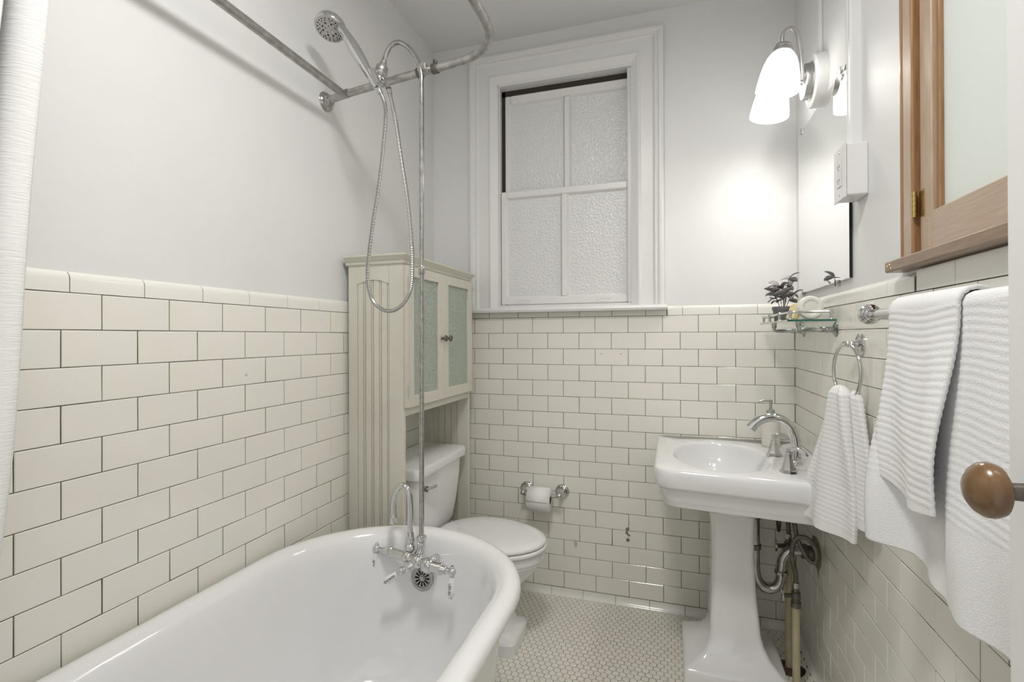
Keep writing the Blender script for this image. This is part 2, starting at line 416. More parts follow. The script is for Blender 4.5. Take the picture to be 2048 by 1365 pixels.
# stops beside the sashes
MB().box((.352, .012, 1.40), (.358, .022, 2.497), .002).build('stop', 'trim_paint', W1)
MB().box((.984, .012, 1.40), (1.022, .024, 2.497), .003).build('stop', 'trim_paint', W1)
def sash(name, x0, x1, z0, z1, y0, y1, st, top, bot, mun, tilt=0.):
    """frame bars as one part, each pane a part of its own"""
    p = None; mb = MB(); xm = (x0+x1)/2-.003
    mb.box((x0, y0, z0), (x0+st, y1, z1), .004); mb.box((x1-st, y0, z0), (x1, y1, z1), .004)
    mb.box((x0+st, y0, z1-top), (x1-st, y1, z1), .004); mb.box((x0+st, y0, z0), (x1-st, y1, z0+bot), .004)
    mb.box((xm-mun/2, y0+.002, z0+bot), (xm+mun/2, y1, z1-top), .004)
    s = mb.build(name, 'trim_paint', W1)
    for a, b in ((x0+st, xm-mun/2), (xm+mun/2, x1-st)):
        # sloping putty bead round each pane
        za, zc = z0+bot, z1-top; q = .007
        mb = MB(); mb.rings([[(a, y0+.004, za), (b, y0+.004, za), (b, y0+.004, zc), (a, y0+.004, zc)],
                             [(a+q, y0+.016, za+q), (b-q, y0+.016, za+q), (b-q, y0+.016, zc-q), (a+q, y0+.016, zc-q)]], False, False); mb.build('glazing_bead', 'trim_paint', s, smooth=False)
        MB().box((a, y0+.0155, za), (b, y0+.0195, zc)).build('pane', 'pebbled_glass', s)
    return s
s1 = sash('upper_sash', .372, 1.016, 1.92, 2.468, .052, .086, .028, .040, .03, .030)
s2 = sash('lower_sash', .358, 1.012, 1.402, 1.972, .022, .050, .030, .034, .038, .030)
for cx in (.487, .879):
    e = MB(); e.box((cx-.040, .0185, 1.402), (cx+.040, .0225, 1.432), .002)
    lift = e.build('sash_lift', 'trim_paint', s2)
    e = MB(); ol = rrect(cx-.026, 1.409, cx+.026, 1.425, .0078, 5)
    e.rings([[(u, .0186, v) for u, v in ol], [(cx+(u-cx)*1.06, .0160, 1.417+(v-1.417)*1.15) for u, v in ol], [(cx+(u-cx)*.93, .0160, 1.417+(v-1.417)*.75) for u, v in ol], [(cx+(u-cx)*.9, .0183, 1.417+(v-1.417)*.6) for u, v in ol]], False, True)
    e.build('finger_cup', 'plastic_white', s2)
MB().box((.352, .060, 2.470), (1.022, .075, 2.497)).build('gap_shade', 'gap_shade', W1)  # dark strips along top and left, shade of the sash gap as colour
MB().box((.352, .060, 1.972), (.371, .075, 2.497)).build('gap_shade', 'gap_shade', W1)

# --- right window: stained wood casement with frosted glass
W2 = tag(empty('window_2', (XR, -1.36, 1.39)), 'stained wooden casement window with frosted glass above the towels', kind='structure')
ZW1 = 2.36
def wy(a, b, z0, z1, x0, x1, m, n='casing', bev=.003): return MB().box((x0, a, z0), (x1, b, z1), bev).build(n, m, W2)
wy(-1.020, -1.028, 1.41, 2.45, XR-.003, XR+.02, 'trim_paint', 'paint_edge', .001)
wy(-1.028, -1.038, 1.41, 2.45, XR-.008, XR+.02, 'wood')
wy(-1.038, -1.050, 1.41, 2.45, XR-.001, XR+.02, 'wood_dark', 'casing', .001)
wy(-1.050, -1.094, 1.41, 2.45, XR-.010, XR+.02, 'wood_light')
wy(-1.094, -1.104, 1.41, 2.45, XR-.014, XR+.02, 'wood')
wy(-1.104, -1.113, 1.41, 2.45, XR+.004, XR+.02, 'wood_dark', 'casing', .001)
wy(-1.600, -1.680, 1.41, 2.45, XR-.012, XR+.02, 'wood_light')
wy(-1.028, -1.680, ZW1, 2.45, XR-.012, XR+.02, 'wood_light')
wy(-1.006, -1.690, 1.386, 1.411, XR-.030, XR+.05, 'wood_sill', 'sill', .003)
cs = wy(-1.115, -1.163, 1.416, ZW1-.004, XR-.004, XR+.032, 'wood_light', 'sash_stile', .002)
wy(-1.552, -1.598, 1.416, ZW1-.004, XR-.004, XR+.032, 'wood_light', 'sash_stile', .002)
wy(-1.163, -1.552, 1.416, 1.492, XR-.004, XR+.032, 'wood_rail', 'sash_rail', .002)
wy(-1.163, -1.552, ZW1-.07, ZW1-.004, XR-.004, XR+.032, 'wood_rail', 'sash_rail', .002)
wy(-1.163, -1.175, 1.492, ZW1-.07, XR+.004, XR+.02, 'wood', 'glazing_bead', .002)
wy(-1.540, -1.552, 1.492, ZW1-.07, XR+.004, XR+.02, 'wood', 'glazing_bead', .002)
wy(-1.175, -1.540, 1.486, ZW1-.07, XR+.012, XR+.016, 'frosted_glass', 'pane', 0)
wy(-1.105, -1.60, 1.4112, 1.4162, XR+.012, XR+.03, 'dark_hole', 'gap', 0)
for z in (1.515, 2.02):
    mb = MB(); mb.box((XR-.0155, -1.107, z-.025), (XR-.010, -1.113, z+.03), .001)
    hg = mb.build('hinge', 'brass', W2)
    mb = MB(); mb.box((XR-.0052, -1.113, z-.025), (XR-.0042, -1.133, z+.03)); mb.build('hinge_leaf', 'brass', hg)
    for k in range(5): MB().cyl((XR-.013, -1.110, z-.025+k*.011), (XR-.013, -1.110, z-.0145+k*.011), .0042, 10).build('knuckle', 'brass', hg)
for yy, zz in ((-1.020, 1.400), (-1.033, 1.402), (-1.039, 1.394)): MB().lathe((XR-.0298, yy, zz), (-1, 0, 0), [(0, .0022), (.0008, .0018)], 8).build('nail_head', 'brass', W2)

# --- door standing open on the right, knob on its face
D1 = tag(empty('door_1', (1.51, -2.1, 0)), 'white painted door standing open at the right edge', kind='structure')
MB().box((1.512, -2.465, .008), (1.546, -1.695, 2.03), .003).build('door_leaf', 'trim_paint', D1)
kz, ky = 1.091, -1.757
kn = MB().lathe((1.512, ky, kz), (-1, 0, 0), [(.034, .010), (.036, .019), (.040, .0250), (.046, .0272), (.052, .0265), (.058, .022), (.063, .015), (.066, .006)], 28).build('knob', 'wood_knob', D1)
MB().lathe((1.512, ky, kz), (-1, 0, 0), [(0, .011), (.004, .0095), (.035, .0080)], 16).build('knob_stem', 'bronze', kn)
MB().lathe((1.512, ky, kz), (-1, 0, 0), [(0, .026), (.003, .026), (.005, .022)], 20).build('rosette', 'bronze', kn)

# --- surface raceways (painted metal channels)
MB().prism([(-.022, -.703), (-.020, -.700), (.003, -.700), (.003, -.742), (-.020, -.742), (-.024, -.739), (-.024, -.728), (-.021, -.725), (-.021, -.717), (-.024, -.714)][::-1], 2, 1.768, ZC).build('trim_1', 'trim_paint', None).location.x += XP-.003
MB().box((XP-.012, -.385, 2.20), (XP, -.355, ZC), .003).build('trim_2', 'trim_paint')
for n in ('trim_1', 'trim_2'): tag(D.objects[n], kind='structure')

# marks on the tiles
for (y, z) in ((-1.222, 1.185), (-1.220, 1.136)): MB().lathe((.0001, y, z), (1, 0, 0), [(0, .0045), (.0006, .0035)], 12).build('plug', 'plug', wall_left)
for x in (.862, .952): MB().lathe((x, -.0003, 1.161), (0, -1, 0), [(0, .0040), (.0006, .0030)], 12).build('plug', 'plug', wall_back)
MB().lathe((.980, -.0004, .300), (0, -1, 0), [(0, .0085), (.0015, .0078), (.0017, .0045), (.0005, .0040)], 14).build('plug_hole', 'stain', wall_back)
def patch(pts, x=None, y=None, m='stain', par=wall_back):
    mb = MB(); a = [((p[0], -.0007, p[1]) if x is None else (x-.0007, p[0], p[1])) for p in pts]; b = [((p[0], .003, p[1]) if x is None else (x+.003, p[0], p[1])) for p in pts]
    mb.rings([a, b]); return mb.build('stain_mark', m, par, smooth=False)
patch([(0.969, 0.350), (0.979, 0.361), (0.985, 0.350), (0.979, 0.338), (0.983, 0.328), (0.992, 0.323), (0.987, 0.315), (0.977, 0.323), (0.968, 0.330), (0.971, 0.340)])
patch([(.728, .268), (.736, .272), (.741, .262), (.746, .258), (.742, .238), (.733, .236), (.729, .248)], m='plug')

# ================================================================== BATHTUB
TB = thing('bathtub', (.41, -1.58, 0), 'white enamelled roll-rim bathtub standing along the left wall', 'bathtub')
def tub_ring(d, z, nd=None, n=28):
    """D-ended outline inset by d; far end elliptic, near end sloping more"""
    a = .395-d; bf = .385-d; bn = .36-(nd if nd is not None else d); cx = .410; out = []
    for i in range(n+1): t = PI*i/n; out.append((cx+a*math.cos(t), -1.20+bf*math.sin(t), z))
    for k in range(1, 10): out.append((cx-a, -1.20-(2.00-1.20)*k/10, z))
    for i in range(n+1): t = PI+PI*i/n; out.append((cx+a*math.cos(t), -2.00+bn*math.sin(t), z))
    for k in range(1, 10): out.append((cx+a, -2.00+(2.00-1.20)*k/10, z))
    return out
prof = [(.27, .125), (.16, .135), (.105, .17), (.080, .25), (.062, .40), (.050, .52), (.044, .552), (.030, .553), (.014, .557), (.004, .566), (0, .577), (.003, .588), (.010, .596), (.022, .602), (.038, .603),
        (.052, .599), (.062, .591), (.070, .578), (.077, .555), (.084, .52), (.094, .45), (.106, .38), (.122, .30), (.142, .235), (.170, .19), (.205, .168), (.25, .158), (.32, .152)]
mb = MB(); mb.rings([tub_ring(d, z, d+max(0, (.58-z))*.45*(1 if i > 15 else .6)) for i, (d, z) in enumerate(prof)], True, True)
mb.build('shell', 'enamel', TB, ang=60)
for sx, sy in ((-1, -1.22), (1, -1.22), (-1, -1.98), (1, -1.98)):
    x = .41+sx*.24
    MB().tube(spline([(x-sx*.02, sy, .20), (x+sx*.035, sy, .15), (x+sx*.05, sy, .08), (x+sx*.045, sy, .03), (x+sx*.06, sy, .0285)], 5), .03, 10, rad=None).build('foot', 'enamel', TB)
# overflow grille in the end wall
YO, ZO = -.9075, .462
nrm = Vector((0, -1, .14)).normalized(); tz = Vector((0, .14, 1)).normalized(); tx = Vector((1, 0, 0)); oc = Vector((.401, YO, ZO))
gr = MB().lathe(oc-nrm*.006, nrm, [(0, .040), (.010, .040), (.013, .037), (.0125, .030), (.0095, .027), (.0095, .0005)], 36).build('overflow_grille', 'chrome_old', TB)
for k in range(12):
    a = 2*PI*k/12; d = tx*math.cos(a)+tz*math.sin(a); e = tx*-math.sin(a)+tz*math.cos(a); o = oc+nrm*.0037
    mb = MB(); q = [o+d*.0095-e*.0016, o+d*.0245-e*.0036, o+d*.0255, o+d*.0245+e*.0036, o+d*.0095+e*.0016]
    mb.rings([q, [p+nrm*.0006 for p in q]]); mb.build('slot', 'dark_hole', gr, smooth=False)
MB().lathe(oc+nrm*.0035, nrm, [(0, .0075), (.002, .0065), (.003, .003)], 16).build('screw', 'chrome_old', gr)

# ================================================================== TUB FAUCET
TF = thing('tub_faucet', (.40, -.95, .50), 'chrome gooseneck tub faucet with white porcelain levers inside the bathtub end', 'faucet')
BL, BR = Vector((.376, -.955, .545)), Vector((.462, -.990, .547)); ax = (BR-BL).normalized()
mb = MB(); mb.cyl(BL, BR, .015, 20); mb.ball(BL, .022); mb.ball(BR, .0235); mb.ball((BL+BR)/2, .022); mb.build('body', 'chrome', TF, ang=60)
for p, q in ((BL+Vector((.003, .006, -.003)), Vector((.352, -.872, .527))), (BR, Vector((.444, -.878, .527)))):
    d = (q-p); L = d.length
    cp = MB().lathe(p, d, [(0, .012), (L*.35, .012), (L*.36, .0155), (L*.55, .0155), (L*.56, .013), (L, .013)], 20).build('coupler', 'chrome', TF, ang=45)
    MB().lathe(q+d.normalized()*.001, -d, [(0, .030), (.003, .030), (.006, .027), (.008, .0275), (.014, .018), (.018, .016)], 28).build('flange', 'chrome', cp, ang=40)
def lever(name, ballp, stem_from, down, txt, tsize, face=Vector((0, -1, 0)), stacked=True, ln=.058):
    ballp = Vector(ballp); s = Vector(stem_from); d = ballp-s; L = d.length
    st = MB().lathe(s, d, [(0, .0160), (L*.50, .0155), (L*.52, .0180), (L*.58, .0180), (L*.60, .0160), (L*.76, .0120), (L*.79, .0085), (L, .0075)], 20).build(name, 'chrome', TF, ang=40)
    mb = MB(); mb.ball(ballp, .0125); up_ = -Vector(down).normalized(); mb.lathe(ballp, up_, [(.008, .006), (.014, .0065), (.018, .004)], 14); mb.lathe(ballp, Vector(down), [(.008, .0065), (.0135, .0075), (.016, .0060)], 14); mb.build('hub', 'chrome', st)
    dn = Vector(down).normalized(); b0 = ballp+dn*.015
    hd = MB().lathe(b0, dn, [(0, .0075), (.004, .0085), (ln*.45, .0108), (ln*.75, .0120), (ln*.93, .0108), (ln, .0075)], 20).build('porcelain_handle', 'porcelain', st, ang=60)
    MB().lathe(b0+dn*ln, dn, [(0, .0050), (.003, .0058), (.006, .0050), (.009, .003)], 12).build('tip', 'chrome', st)
    # lettering on the side towards the room
    f = (face-dn*face.dot(dn)).normalized(); pos = b0+dn*ln*.55+f*.0122
    if stacked: yv = -dn; xv = yv.cross(f)
    else: xv = dn if dn.x > 0 else -dn; yv = f.cross(xv)
    m4 = Matrix((xv, yv, f)).transposed().to_4x4(); m4.translation = pos
    text_part(txt, tsize, m4, st, line=.75 if stacked else 1)
lever('hot_valve', (.249, -.937, .551), BL, (-.08, 0, -1), 'H\nO\nT', .0115)
lever('cold_valve', (.549, -1.004, .545), BR, (-.06, 0, -1), 'C\nO\nL\nD', .0115)
lever('diverter_valve', (.378, -1.003, .524), (BL+BR)/2+Vector((-.003, 0, -.004)), (-.80, -.10, -.60), 'SHOWER', .0105, stacked=False, ln=.046)
# gooseneck spout
gp = spline([(.378, -.946, .575), (.378, -.946, .64), (.3775, -.946, .715), (.371, -.946, .752), (.350, -.946, .768), (.329, -.946, .750), (.318, -.946, .71), (.317, -.946, .668)], 6)
n = len(gp); sp = MB().tube(gp, .0098, 16).build('spout', 'chrome', TF)
MB().lathe((.317, -.946, .672), (-.02, 0, -1), [(0, .0102), (.004, .0122), (.010, .0122), (.011, .0108), (.022, .0108), (.023, .0122), (.028, .0115)], 18).build('spout_tip', 'chrome', sp, ang=40)
MB().lathe((.378, -.946, .556), (0, 0, 1), [(0, .012), (.010, .012), (.012, .0165), (.026, .0165), (.030, .0125), (.034, .014), (.042, .016), (.055, .0135), (.066, .0105)], 20).build('spout_collar', 'chrome', sp, ang=40)
mb = MB(); mb.tube([(.41, -.955, .553), (.414, -.945, .570), (.416, -.942, .59)], .012, 16); mb.lathe((.416, -.942, .575), (0, 0, 1), [(0, .012), (.020, .012), (.024, .0155), (.036, .0155), (.040, .010)], 18); mb.build('riser_socket', 'chrome', TF, ang=40)

# ================================================================== SHOWER
SR = thing('shower_riser', (.416, -.94, .61), 'tall slim chrome shower riser pipe rising from the tub faucet and hooking over', 'shower pipe')
rp = [(.416, -.942, .605), (.4175, -.942, 1.0), (.419, -.942, 1.45), (.424, -.948, 1.85), (.425, -.950, 2.02), (.424, -.950, 2.075), (.408, -.950, 2.124), (.378, -.950, 2.166), (.343, -.950, 2.188), (.314, -.950, 2.180), (.297, -.950, 2.155), (.288, -.950, 2.128)]
MB().tube(spline(rp, 8), .0078, 16).build('pipe', 'chrome_old', SR)
MB().lathe((.4187, -.942, 1.440), (0, 0, 1), [(0, .0085), (.004, .0105), (.026, .0105), (.030, .0085)], 16).build('coupling', 'chrome_old', SR, ang=40)
MB().lathe((.290, -.950, 2.136), (-.30, -.05, -1), [(0, .0095), (.010, .012), (.018, .019), (.030, .0205), (.033, .0185), (.036, .0205), (.046, .0190), (.052, .014)], 22).build('swivel_cap', 'nickel', SR, ang=40)
mb = MB(); mb.lathe((.276, -.953, 2.092), (-.1, -.1, -1), [(0, .014), (.012, .0165), (.022, .015), (.030, .010)], 18); mb.cyl((.277, -.953, 2.075), (.268, -.985, 2.060), .010, 14)
mb.lathe((.268, -.988, 2.088), (.45, 0, -1), [(0, .0165), (.030, .0150), (.050, .0125)], 18); mb.cyl((.288, -.955, 2.075), (.322, -.972, 2.030), .009, 14); mb.build('holder', 'chrome', SR, ang=40)
# hand shower
HS = thing('hand_shower', (.27, -.99, 2.05), 'chrome hand shower with round spray head pointing into the room at upper left', 'shower head')
hp = [(.292, -.992, 2.030), (.274, -.992, 2.060), (.252, -.994, 2.098), (.225, -.998, 2.145), (.198, -.998, 2.188), (.172, -.996, 2.226), (.148, -.992, 2.252)]
hs = spline(hp, 6); k = len(hs); MB().tube(hs, .012, 18, rad=[interp([(0, .0105), (.2, .0130), (.55, .0185), (.85, .0150), (1, .013)], i/(k-1)) for i in range(k)]).build('handle', 'chrome', HS)
hn = Vector((.0, -.42, -.91)).normalized(); hc = Vector((.112, -.985, 2.262))
MB().lathe(hc-hn*.030, hn, [(0, .012), (.004, .026), (.011, .041), (.020, .0485), (.030, .0505), (.038, .0500), (.042, .0475)], 36).build('head', 'chrome', HS, ang=50)
fp = MB().lathe(hc+hn*.0105, hn, [(0, .0465), (.002, .0460), (.0035, .042), (.004, .0005)], 36).build('face_plate', 'nickel', HS)
e1 = hn.orthogonal().normalized(); e2 = hn.cross(e1)
for rr, cnt, sz in ((.038, 20, .0024), (.031, 14, .0020), (.022, 8, .0036), (.012, 5, .0020)):
    for i in range(cnt):
        a = 2*PI*(i+random.uniform(-.15, .15))/cnt
        MB().lathe(hc+hn*.0142+(e1*math.cos(a)+e2*math.sin(a))*rr, hn, [(0, sz), (.0010, sz*.8)], 8).build('nozzle', 'rubber', fp)
sd = (hc+Vector((.030, -.030, -.034)))
MB().cyl(sd, sd+hn*.014+Vector((.006, 0, -.002)), .0045, 10).build('spray_lever', 'chrome', HS)
# ribbed hose loop
hose = [(.298, -.992, 2.022), (.312, -.985, 1.985), (.314, -.98, 1.94), (.304, -.98, 1.837), (.289, -.98, 1.727), (.271, -.98, 1.633), (.256, -.98, 1.539), (.246, -.98, 1.443), (.259, -.98, 1.371), (.292, -.98, 1.335), (.335, -.98, 1.326),
        (.377, -.98, 1.35), (.402, -.98, 1.398), (.407, -.98, 1.468), (.404, -.98, 1.545), (.391, -.98, 1.671), (.37, -.98, 1.798), (.351, -.978, 1.91), (.336, -.975, 1.975), (.322, -.972, 2.028)]
hh = spline(hose, 40); rad = [(.0064 if (i % 4) < 2 else .0056) for i in range(len(hh))]
HO = thing('shower_hose', (.33, -.98, 1.32), 'ribbed metal shower hose hanging in a long loop from the shower holder', 'shower hose')
MB().tube(hh, .006, 10, rad=rad).build('hose', 'hose_metal', HO, ang=20)
for a, b in ((hh[0], hh[14]), (hh[-1], hh[-15])): MB().cyl(a, b, .0082, 14).build('end_sleeve', 'chrome', HO)

# ================================================================== CURTAIN RING ROD + CURTAIN
CR = thing('shower_curtain_rod', (.35, -1.5, 2.09), 'galvanized shower curtain rod loop above the bathtub fixed to left wall', 'curtain rod')
ZR = 2.096
MB().tube(spline([(-.008, -.856, 2.091), (.10, -.874, ZR), (.30, -.906, ZR), (.45, -.926, ZR), (.54, -.940, ZR), (.60, -.956, ZR), (.645, -.985, ZR), (.680, -1.030, ZR), (.696, -1.085, ZR), (.699, -1.20, ZR), (.699, -1.6, ZR), (.699, -2.0, ZR), (.692, -2.10, ZR), (.66, -2.20, ZR), (.58, -2.25, ZR), (.42, -2.25, ZR), (.09, -2.25, ZR)], 8), .0128, 18).build('loop_pipe', 'galvanized', CR)
MB().cyl((.081, -.873, ZR), (.094, -2.26, ZR), .0128, 18).build('side_pipe', 'galvanized', CR)
MB().cyl((-.008, -2.255, ZR), (.10, -2.255, ZR), .0128, 18).build('side_pipe', 'galvanized', CR)
MB().lathe((-.010, -.8545, 2.091), (1, -.1, 0), [(0, .034), (.004, .034), (.007, .031), (.010, .029), (.014, .021), (.026, .0175), (.028, .0155)], 28).build('wall_flange', 'chrome_old', CR, ang=40)
MB().lathe((-.010, -2.255, 2.096), (1, 0, 0), [(0, .034), (.004, .034), (.014, .021), (.026, .0175)], 24).build('wall_flange', 'chrome_old', CR, ang=40)
dr = Vector((.988, -.148, 0)).normalized()
for px in (.405, .462):
    c0 = Vector((px, -.9205-(px-.405)*.13, ZR))
    cl = MB().lathe(c0-dr*.009, dr, [(0, .0160), (.018, .0160)], 20).build('pipe_clamp', 'dark_metal', CR)
    MB().box(c0+Vector((-.006, -.007, .014)), c0+Vector((.006, .007, .026)), .002).build('clamp_ear', 'dark_metal', cl)
    MB().cyl(c0+Vector((0, -.012, .022)), c0+Vector((0, .014, .022)), .0035, 8).build('bolt', 'dark_metal', cl)
MB().box((.410, -.955, ZR-.012), (.440, -.928, ZR+.012), .003).build('pipe_saddle', 'galvanized', CR)
MB().lathe((.088, -.8745, ZR), (.99, -.15, 0), [(-.013, .0150), (.013, .0150)], 18).build('tee_sleeve', 'galvanized', CR)

SCN = thing('shower_curtain', (.12, -2.05, .25), 'white fabric shower curtain gathered at the left edge beside the tile wall', 'curtain')
rows, cols = 40, 160; vs = []; fs = []
for i in range(rows+1):
    t = i/rows; z = 2.070-t*1.43
    for j in range(cols+1):
        s = j/cols; ph = s*2*PI*7
        amp = .035+.012*math.sin(s*9+1)+.01*t
        y = -1.785-.099*t-s*.40+.014*math.sin(ph*2+t)
        x = .125-.005*t+amp*math.sin(ph+.6*math.sin(t*3+s*5))+.006*math.sin(t*11+s*7)
        vs.append((x, y, z))
for i in range(rows):
    for j in range(cols): a = i*(cols+1)+j; fs.append((a, a+1, a+cols+2, a+cols+1))
mb = MB(); mb.add(vs, fs); cl = mb.build('cloth', 'curtain', SCN, ang=80)
md = cl.modifiers.new('thick', 'SOLIDIFY'); md.thickness = .002
for k in range(8):
    y = -1.86-k*.045; a = [(.088+.026*math.sin(q), y, ZR-.006+.026*math.cos(q)) for q in [2*PI*i/20 for i in range(20)]]
    MB().tube(a+[a[0]], .0016, 6, cap=False).build('curtain_ring', 'chrome', SCN)

# ================================================================== STORAGE CABINET OVER THE TOILET
CB = thing('storage_cabinet', (.13, -.445, 0), 'cream painted storage cabinet with beadboard sides and glass doors standing over the toilet', 'cabinet')
cx0, cx1, cy0, cy1, ct = .014, .246, -.757, -.128, 1.512
def side(yo, yi, name):
    """side panel between yo (outer face) and yi: two stiles, rails, four beaded planks"""
    a, b = min(yo, yi), max(yo, yi); sgn = -1 if yo < yi else 1
    p = MB(); p.box((cx0, a, 0), (cx0+.038, b, ct), .0015); p.box((cx1-.058, a, 0), (cx1, b, ct), .0015)
    p.box((cx0+.038, a, 0), (cx1-.058, b, .09), .001)
    # arched top rail
    q = [(cx0+.038, ct), (cx0+.038, ct-.072)]+[(cx0+.038+(.136)*i/10, ct-.072+.016*math.sin(PI*i/10)) for i in range(1, 10)]+[(cx1-.058, ct-.072), (cx1-.058, ct)]
    p.rings([[(x, a, z) for x, z in q], [(x, b, z) for x, z in q]])
    sd = p.build(name, 'cabinet_paint', CB, ang=25)
    w = .136/4
    for i in range(4):
        x0 = cx0+.038+i*w; o = yo-sgn*.006
        pr = [(x0+.0006, 0), (x0+.0006, .0), (x0+.0006, .0015), (x0+.0022, .003), (x0+w-.0100, .003), (x0+w-.0090, -.002), (x0+w-.0075, -.002), (x0+w-.0065, .0026), (x0+w-.0045, .0034), (x0+w-.0025, .0026), (x0+w-.0016, -.002), (x0+w-.0012, -.006), (x0+.0006, -.006)]
        m2 = MB(); m2.rings([[(x, o+sgn*h, z) for x, h in pr] for z in (.09, ct-.050)]); m2.build('plank', 'cabinet_paint', sd, ang=20)
    return sd
side(cy0, cy0+.018, 'side_panel'); side(cy1, cy1-.018, 'side_panel')
mb = MB(); mb.box((cx0, cy0+.018, ct-.012), (cx1, cy1-.018, ct)); mb.box((cx0, cy0+.018, .955), (cx1-.012, cy1-.018, .970)); mb.box((cx0, cy0+.018, .955), (cx0+.006, cy1-.018, ct)); mb.build('carcass', 'cabinet_paint', CB, smooth=False)
MB().box((cx0+.01, cy0+.018, 1.235), (cx1-.03, cy1-.018, 1.250)).build('shelf', 'cabinet_paint', CB)
MB().box((cx1-.020, cy0+.018, .952), (cx1-.002, cy1-.018, .982), .002).build('bottom_rail', 'cabinet_paint', CB)
MB().box((cx0, cy0+.018, .12), (cx0+.014, cy1-.018, .20), .002).build('back_rail', 'cabinet_paint', CB)
# cornice, mitred round three sides
cpn = [(0, ct-.002), (.006, ct), (.008, ct+.006), (.007, ct+.010), (.014, ct+.016), (.020, ct+.026), (.022, ct+.028), (.022, ct+.034), (-.02, ct+.034), (-.02, ct-.002)]
path = lambda o: [(cx0-.006, cy0-o), (cx1+o, cy0-o), (cx1+o, cy1+o), (cx0-.006, cy1+o)]
for k in range(3):
    mb = MB(); mb.rings([[(*path(o)[i], z) for o, z in cpn] for i in (k, k+1)]); mb.build('cornice', 'cabinet_paint', CB, ang=20)
MB().box((cx0, cy0+.01, ct+.028), (cx1-.01, cy1-.01, ct+.033)).build('top_board', 'cabinet_paint', CB)
ym = -.448
for (a, b, side_) in ((cy0+.006, ym-.0012, 1), (ym+.0012, cy1-.006, -1)):
    z0, z1 = .984, ct-.006; x0, x1 = cx1-.001, cx1+.017; st = .046
    mb = MB(); mb.box((x0, a, z0), (x1, a+st, z1), .0015); mb.box((x0, b-st, z0), (x1, b, z1), .0015); mb.box((x0, a+st, z1-.040), (x1, b-st, z1), .0015); mb.box((x0, a+st, z0), (x1, b-st, z0+.042), .0015)
    dr_ = mb.build('door', 'cabinet_paint', CB)
    MB().box((x0+.006, a+st, z0+.042), (x0+.010, b-st, z1-.040)).build('glass_pane', 'cabinet_glass', dr_)
    ky_ = (b-.022) if side_ == 1 else (a+.022)
    MB().lathe((x1, ky_, 1.237), (1, 0, 0), [(0, .0065), (.002, .0060), (.006, .0045), (.012, .0050), (.016, .0115), (.020, .0135), (.025, .0110), (.027, .004)], 20).build('knob', 'bronze', dr_)
    for hz in (1.045, 1.44):
        yy = a+.0005 if side_ == 1 else b-.0005
        MB().cyl((x1+.001, yy, hz-.022), (x1+.001, yy, hz+.022), .0032, 8).build('hinge', 'bronze' if False else 'plug', dr_)

# ================================================================== TOILET
TY = -.425
TO = thing('toilet', (.35, TY, 0), 'white porcelain toilet with lid closed standing under the cream cabinet', 'toilet')
def egg(xb, xf, hw, z, n=64, sq=2.0):
    c = xb+(xf-xb)*.42; out = []
    for i in range(n):
        t = 2*PI*i/n; cs, sn = math.cos(t), math.sin(t)
        e = 2/sq; r = (xf-c) if cs > 0 else (c-xb)
        out.append((c+r*math.copysign(abs(cs)**e, cs), TY+hw*math.copysign(abs(sn)**e, sn), z))
    return out
R = [egg(.20, .592, .112, 0, sq=9), egg(.20, .592, .112, .045, sq=9), egg(.203, .586, .106, .054, sq=9), egg(.21, .575, .096, .058, sq=8), egg(.22, .560, .082, .072, sq=6), egg(.22, .545, .076, .12, sq=4), egg(.215, .540, .080, .17, sq=3),
     egg(.21, .565, .098, .215, sq=2.6), egg(.20, .610, .130, .262, sq=2.3), egg(.19, .650, .158, .305, sq=2.1), egg(.18, .672, .172, .335), egg(.178, .680, .178, .345), egg(.178, .680, .178, .352), egg(.176, .686, .182, .358), egg(.174, .688, .183, .385), egg(.178, .682, .180, .391)]
MB().rings(R).build('bowl', 'porcelain', TO, ang=32)
MB().rings([egg(.225, .690, .185, .3925), egg(.222, .695, .188, .397), egg(.222, .695, .188, .405), egg(.225, .691, .185, .410)]).build('seat', 'porcelain', TO, ang=60)
MB().rings([egg(.228, .686, .181, .4125), egg(.224, .692, .186, .416), egg(.224, .692, .186, .424), egg(.230, .684, .180, .431), egg(.250, .655, .160, .436), egg(.30, .58, .10, .4385)]).build('lid', 'porcelain', TO, ang=60)
def tank(z, x1, hw, r=.03): return [(x, y, z) for x, y in rrect(.028, TY-hw, x1, TY+hw, (.01, r, r, .01), 6)]
MB().rings([tank(.375, .175, .150, .04), tank(.392, .205, .175, .05), tank(.43, .220, .195, .05), tank(.52, .230, .208, .04), tank(.62, .236, .216), tank(.688, .238, .220)]).build('tank', 'porcelain', TO, ang=50)
MB().rings([tank(.689, .246, .232, .02), tank(.692, .252, .236, .02), tank(.722, .256, .240, .022), tank(.732, .252, .237, .022), tank(.736, .240, .226, .02)]).build('tank_lid', 'porcelain', TO, ang=40)
for s in (-1, 1): MB().cyl((.245, TY+s*.075-.022, .415), (.245, TY+s*.075+.022, .415), .012, 14).build('seat_hinge', 'plastic_white', TO)
mb = MB(); mb.cyl((.238, TY-.17, .645), (.258, TY-.17, .645), .012, 14); mb.tube([(.256, TY-.17, .645), (.262, TY-.13, .642), (.262, TY-.10, .640)], .006, 10); mb.build('flush_lever', 'chrome', TO)
for s in (-1, 1): MB().lathe((.44, TY+s*.092, .040), (0, 0, 1), [(0, .013), (.010, .012), (.016, .006)], 14).build('bolt_cap', 'porcelain', TO)

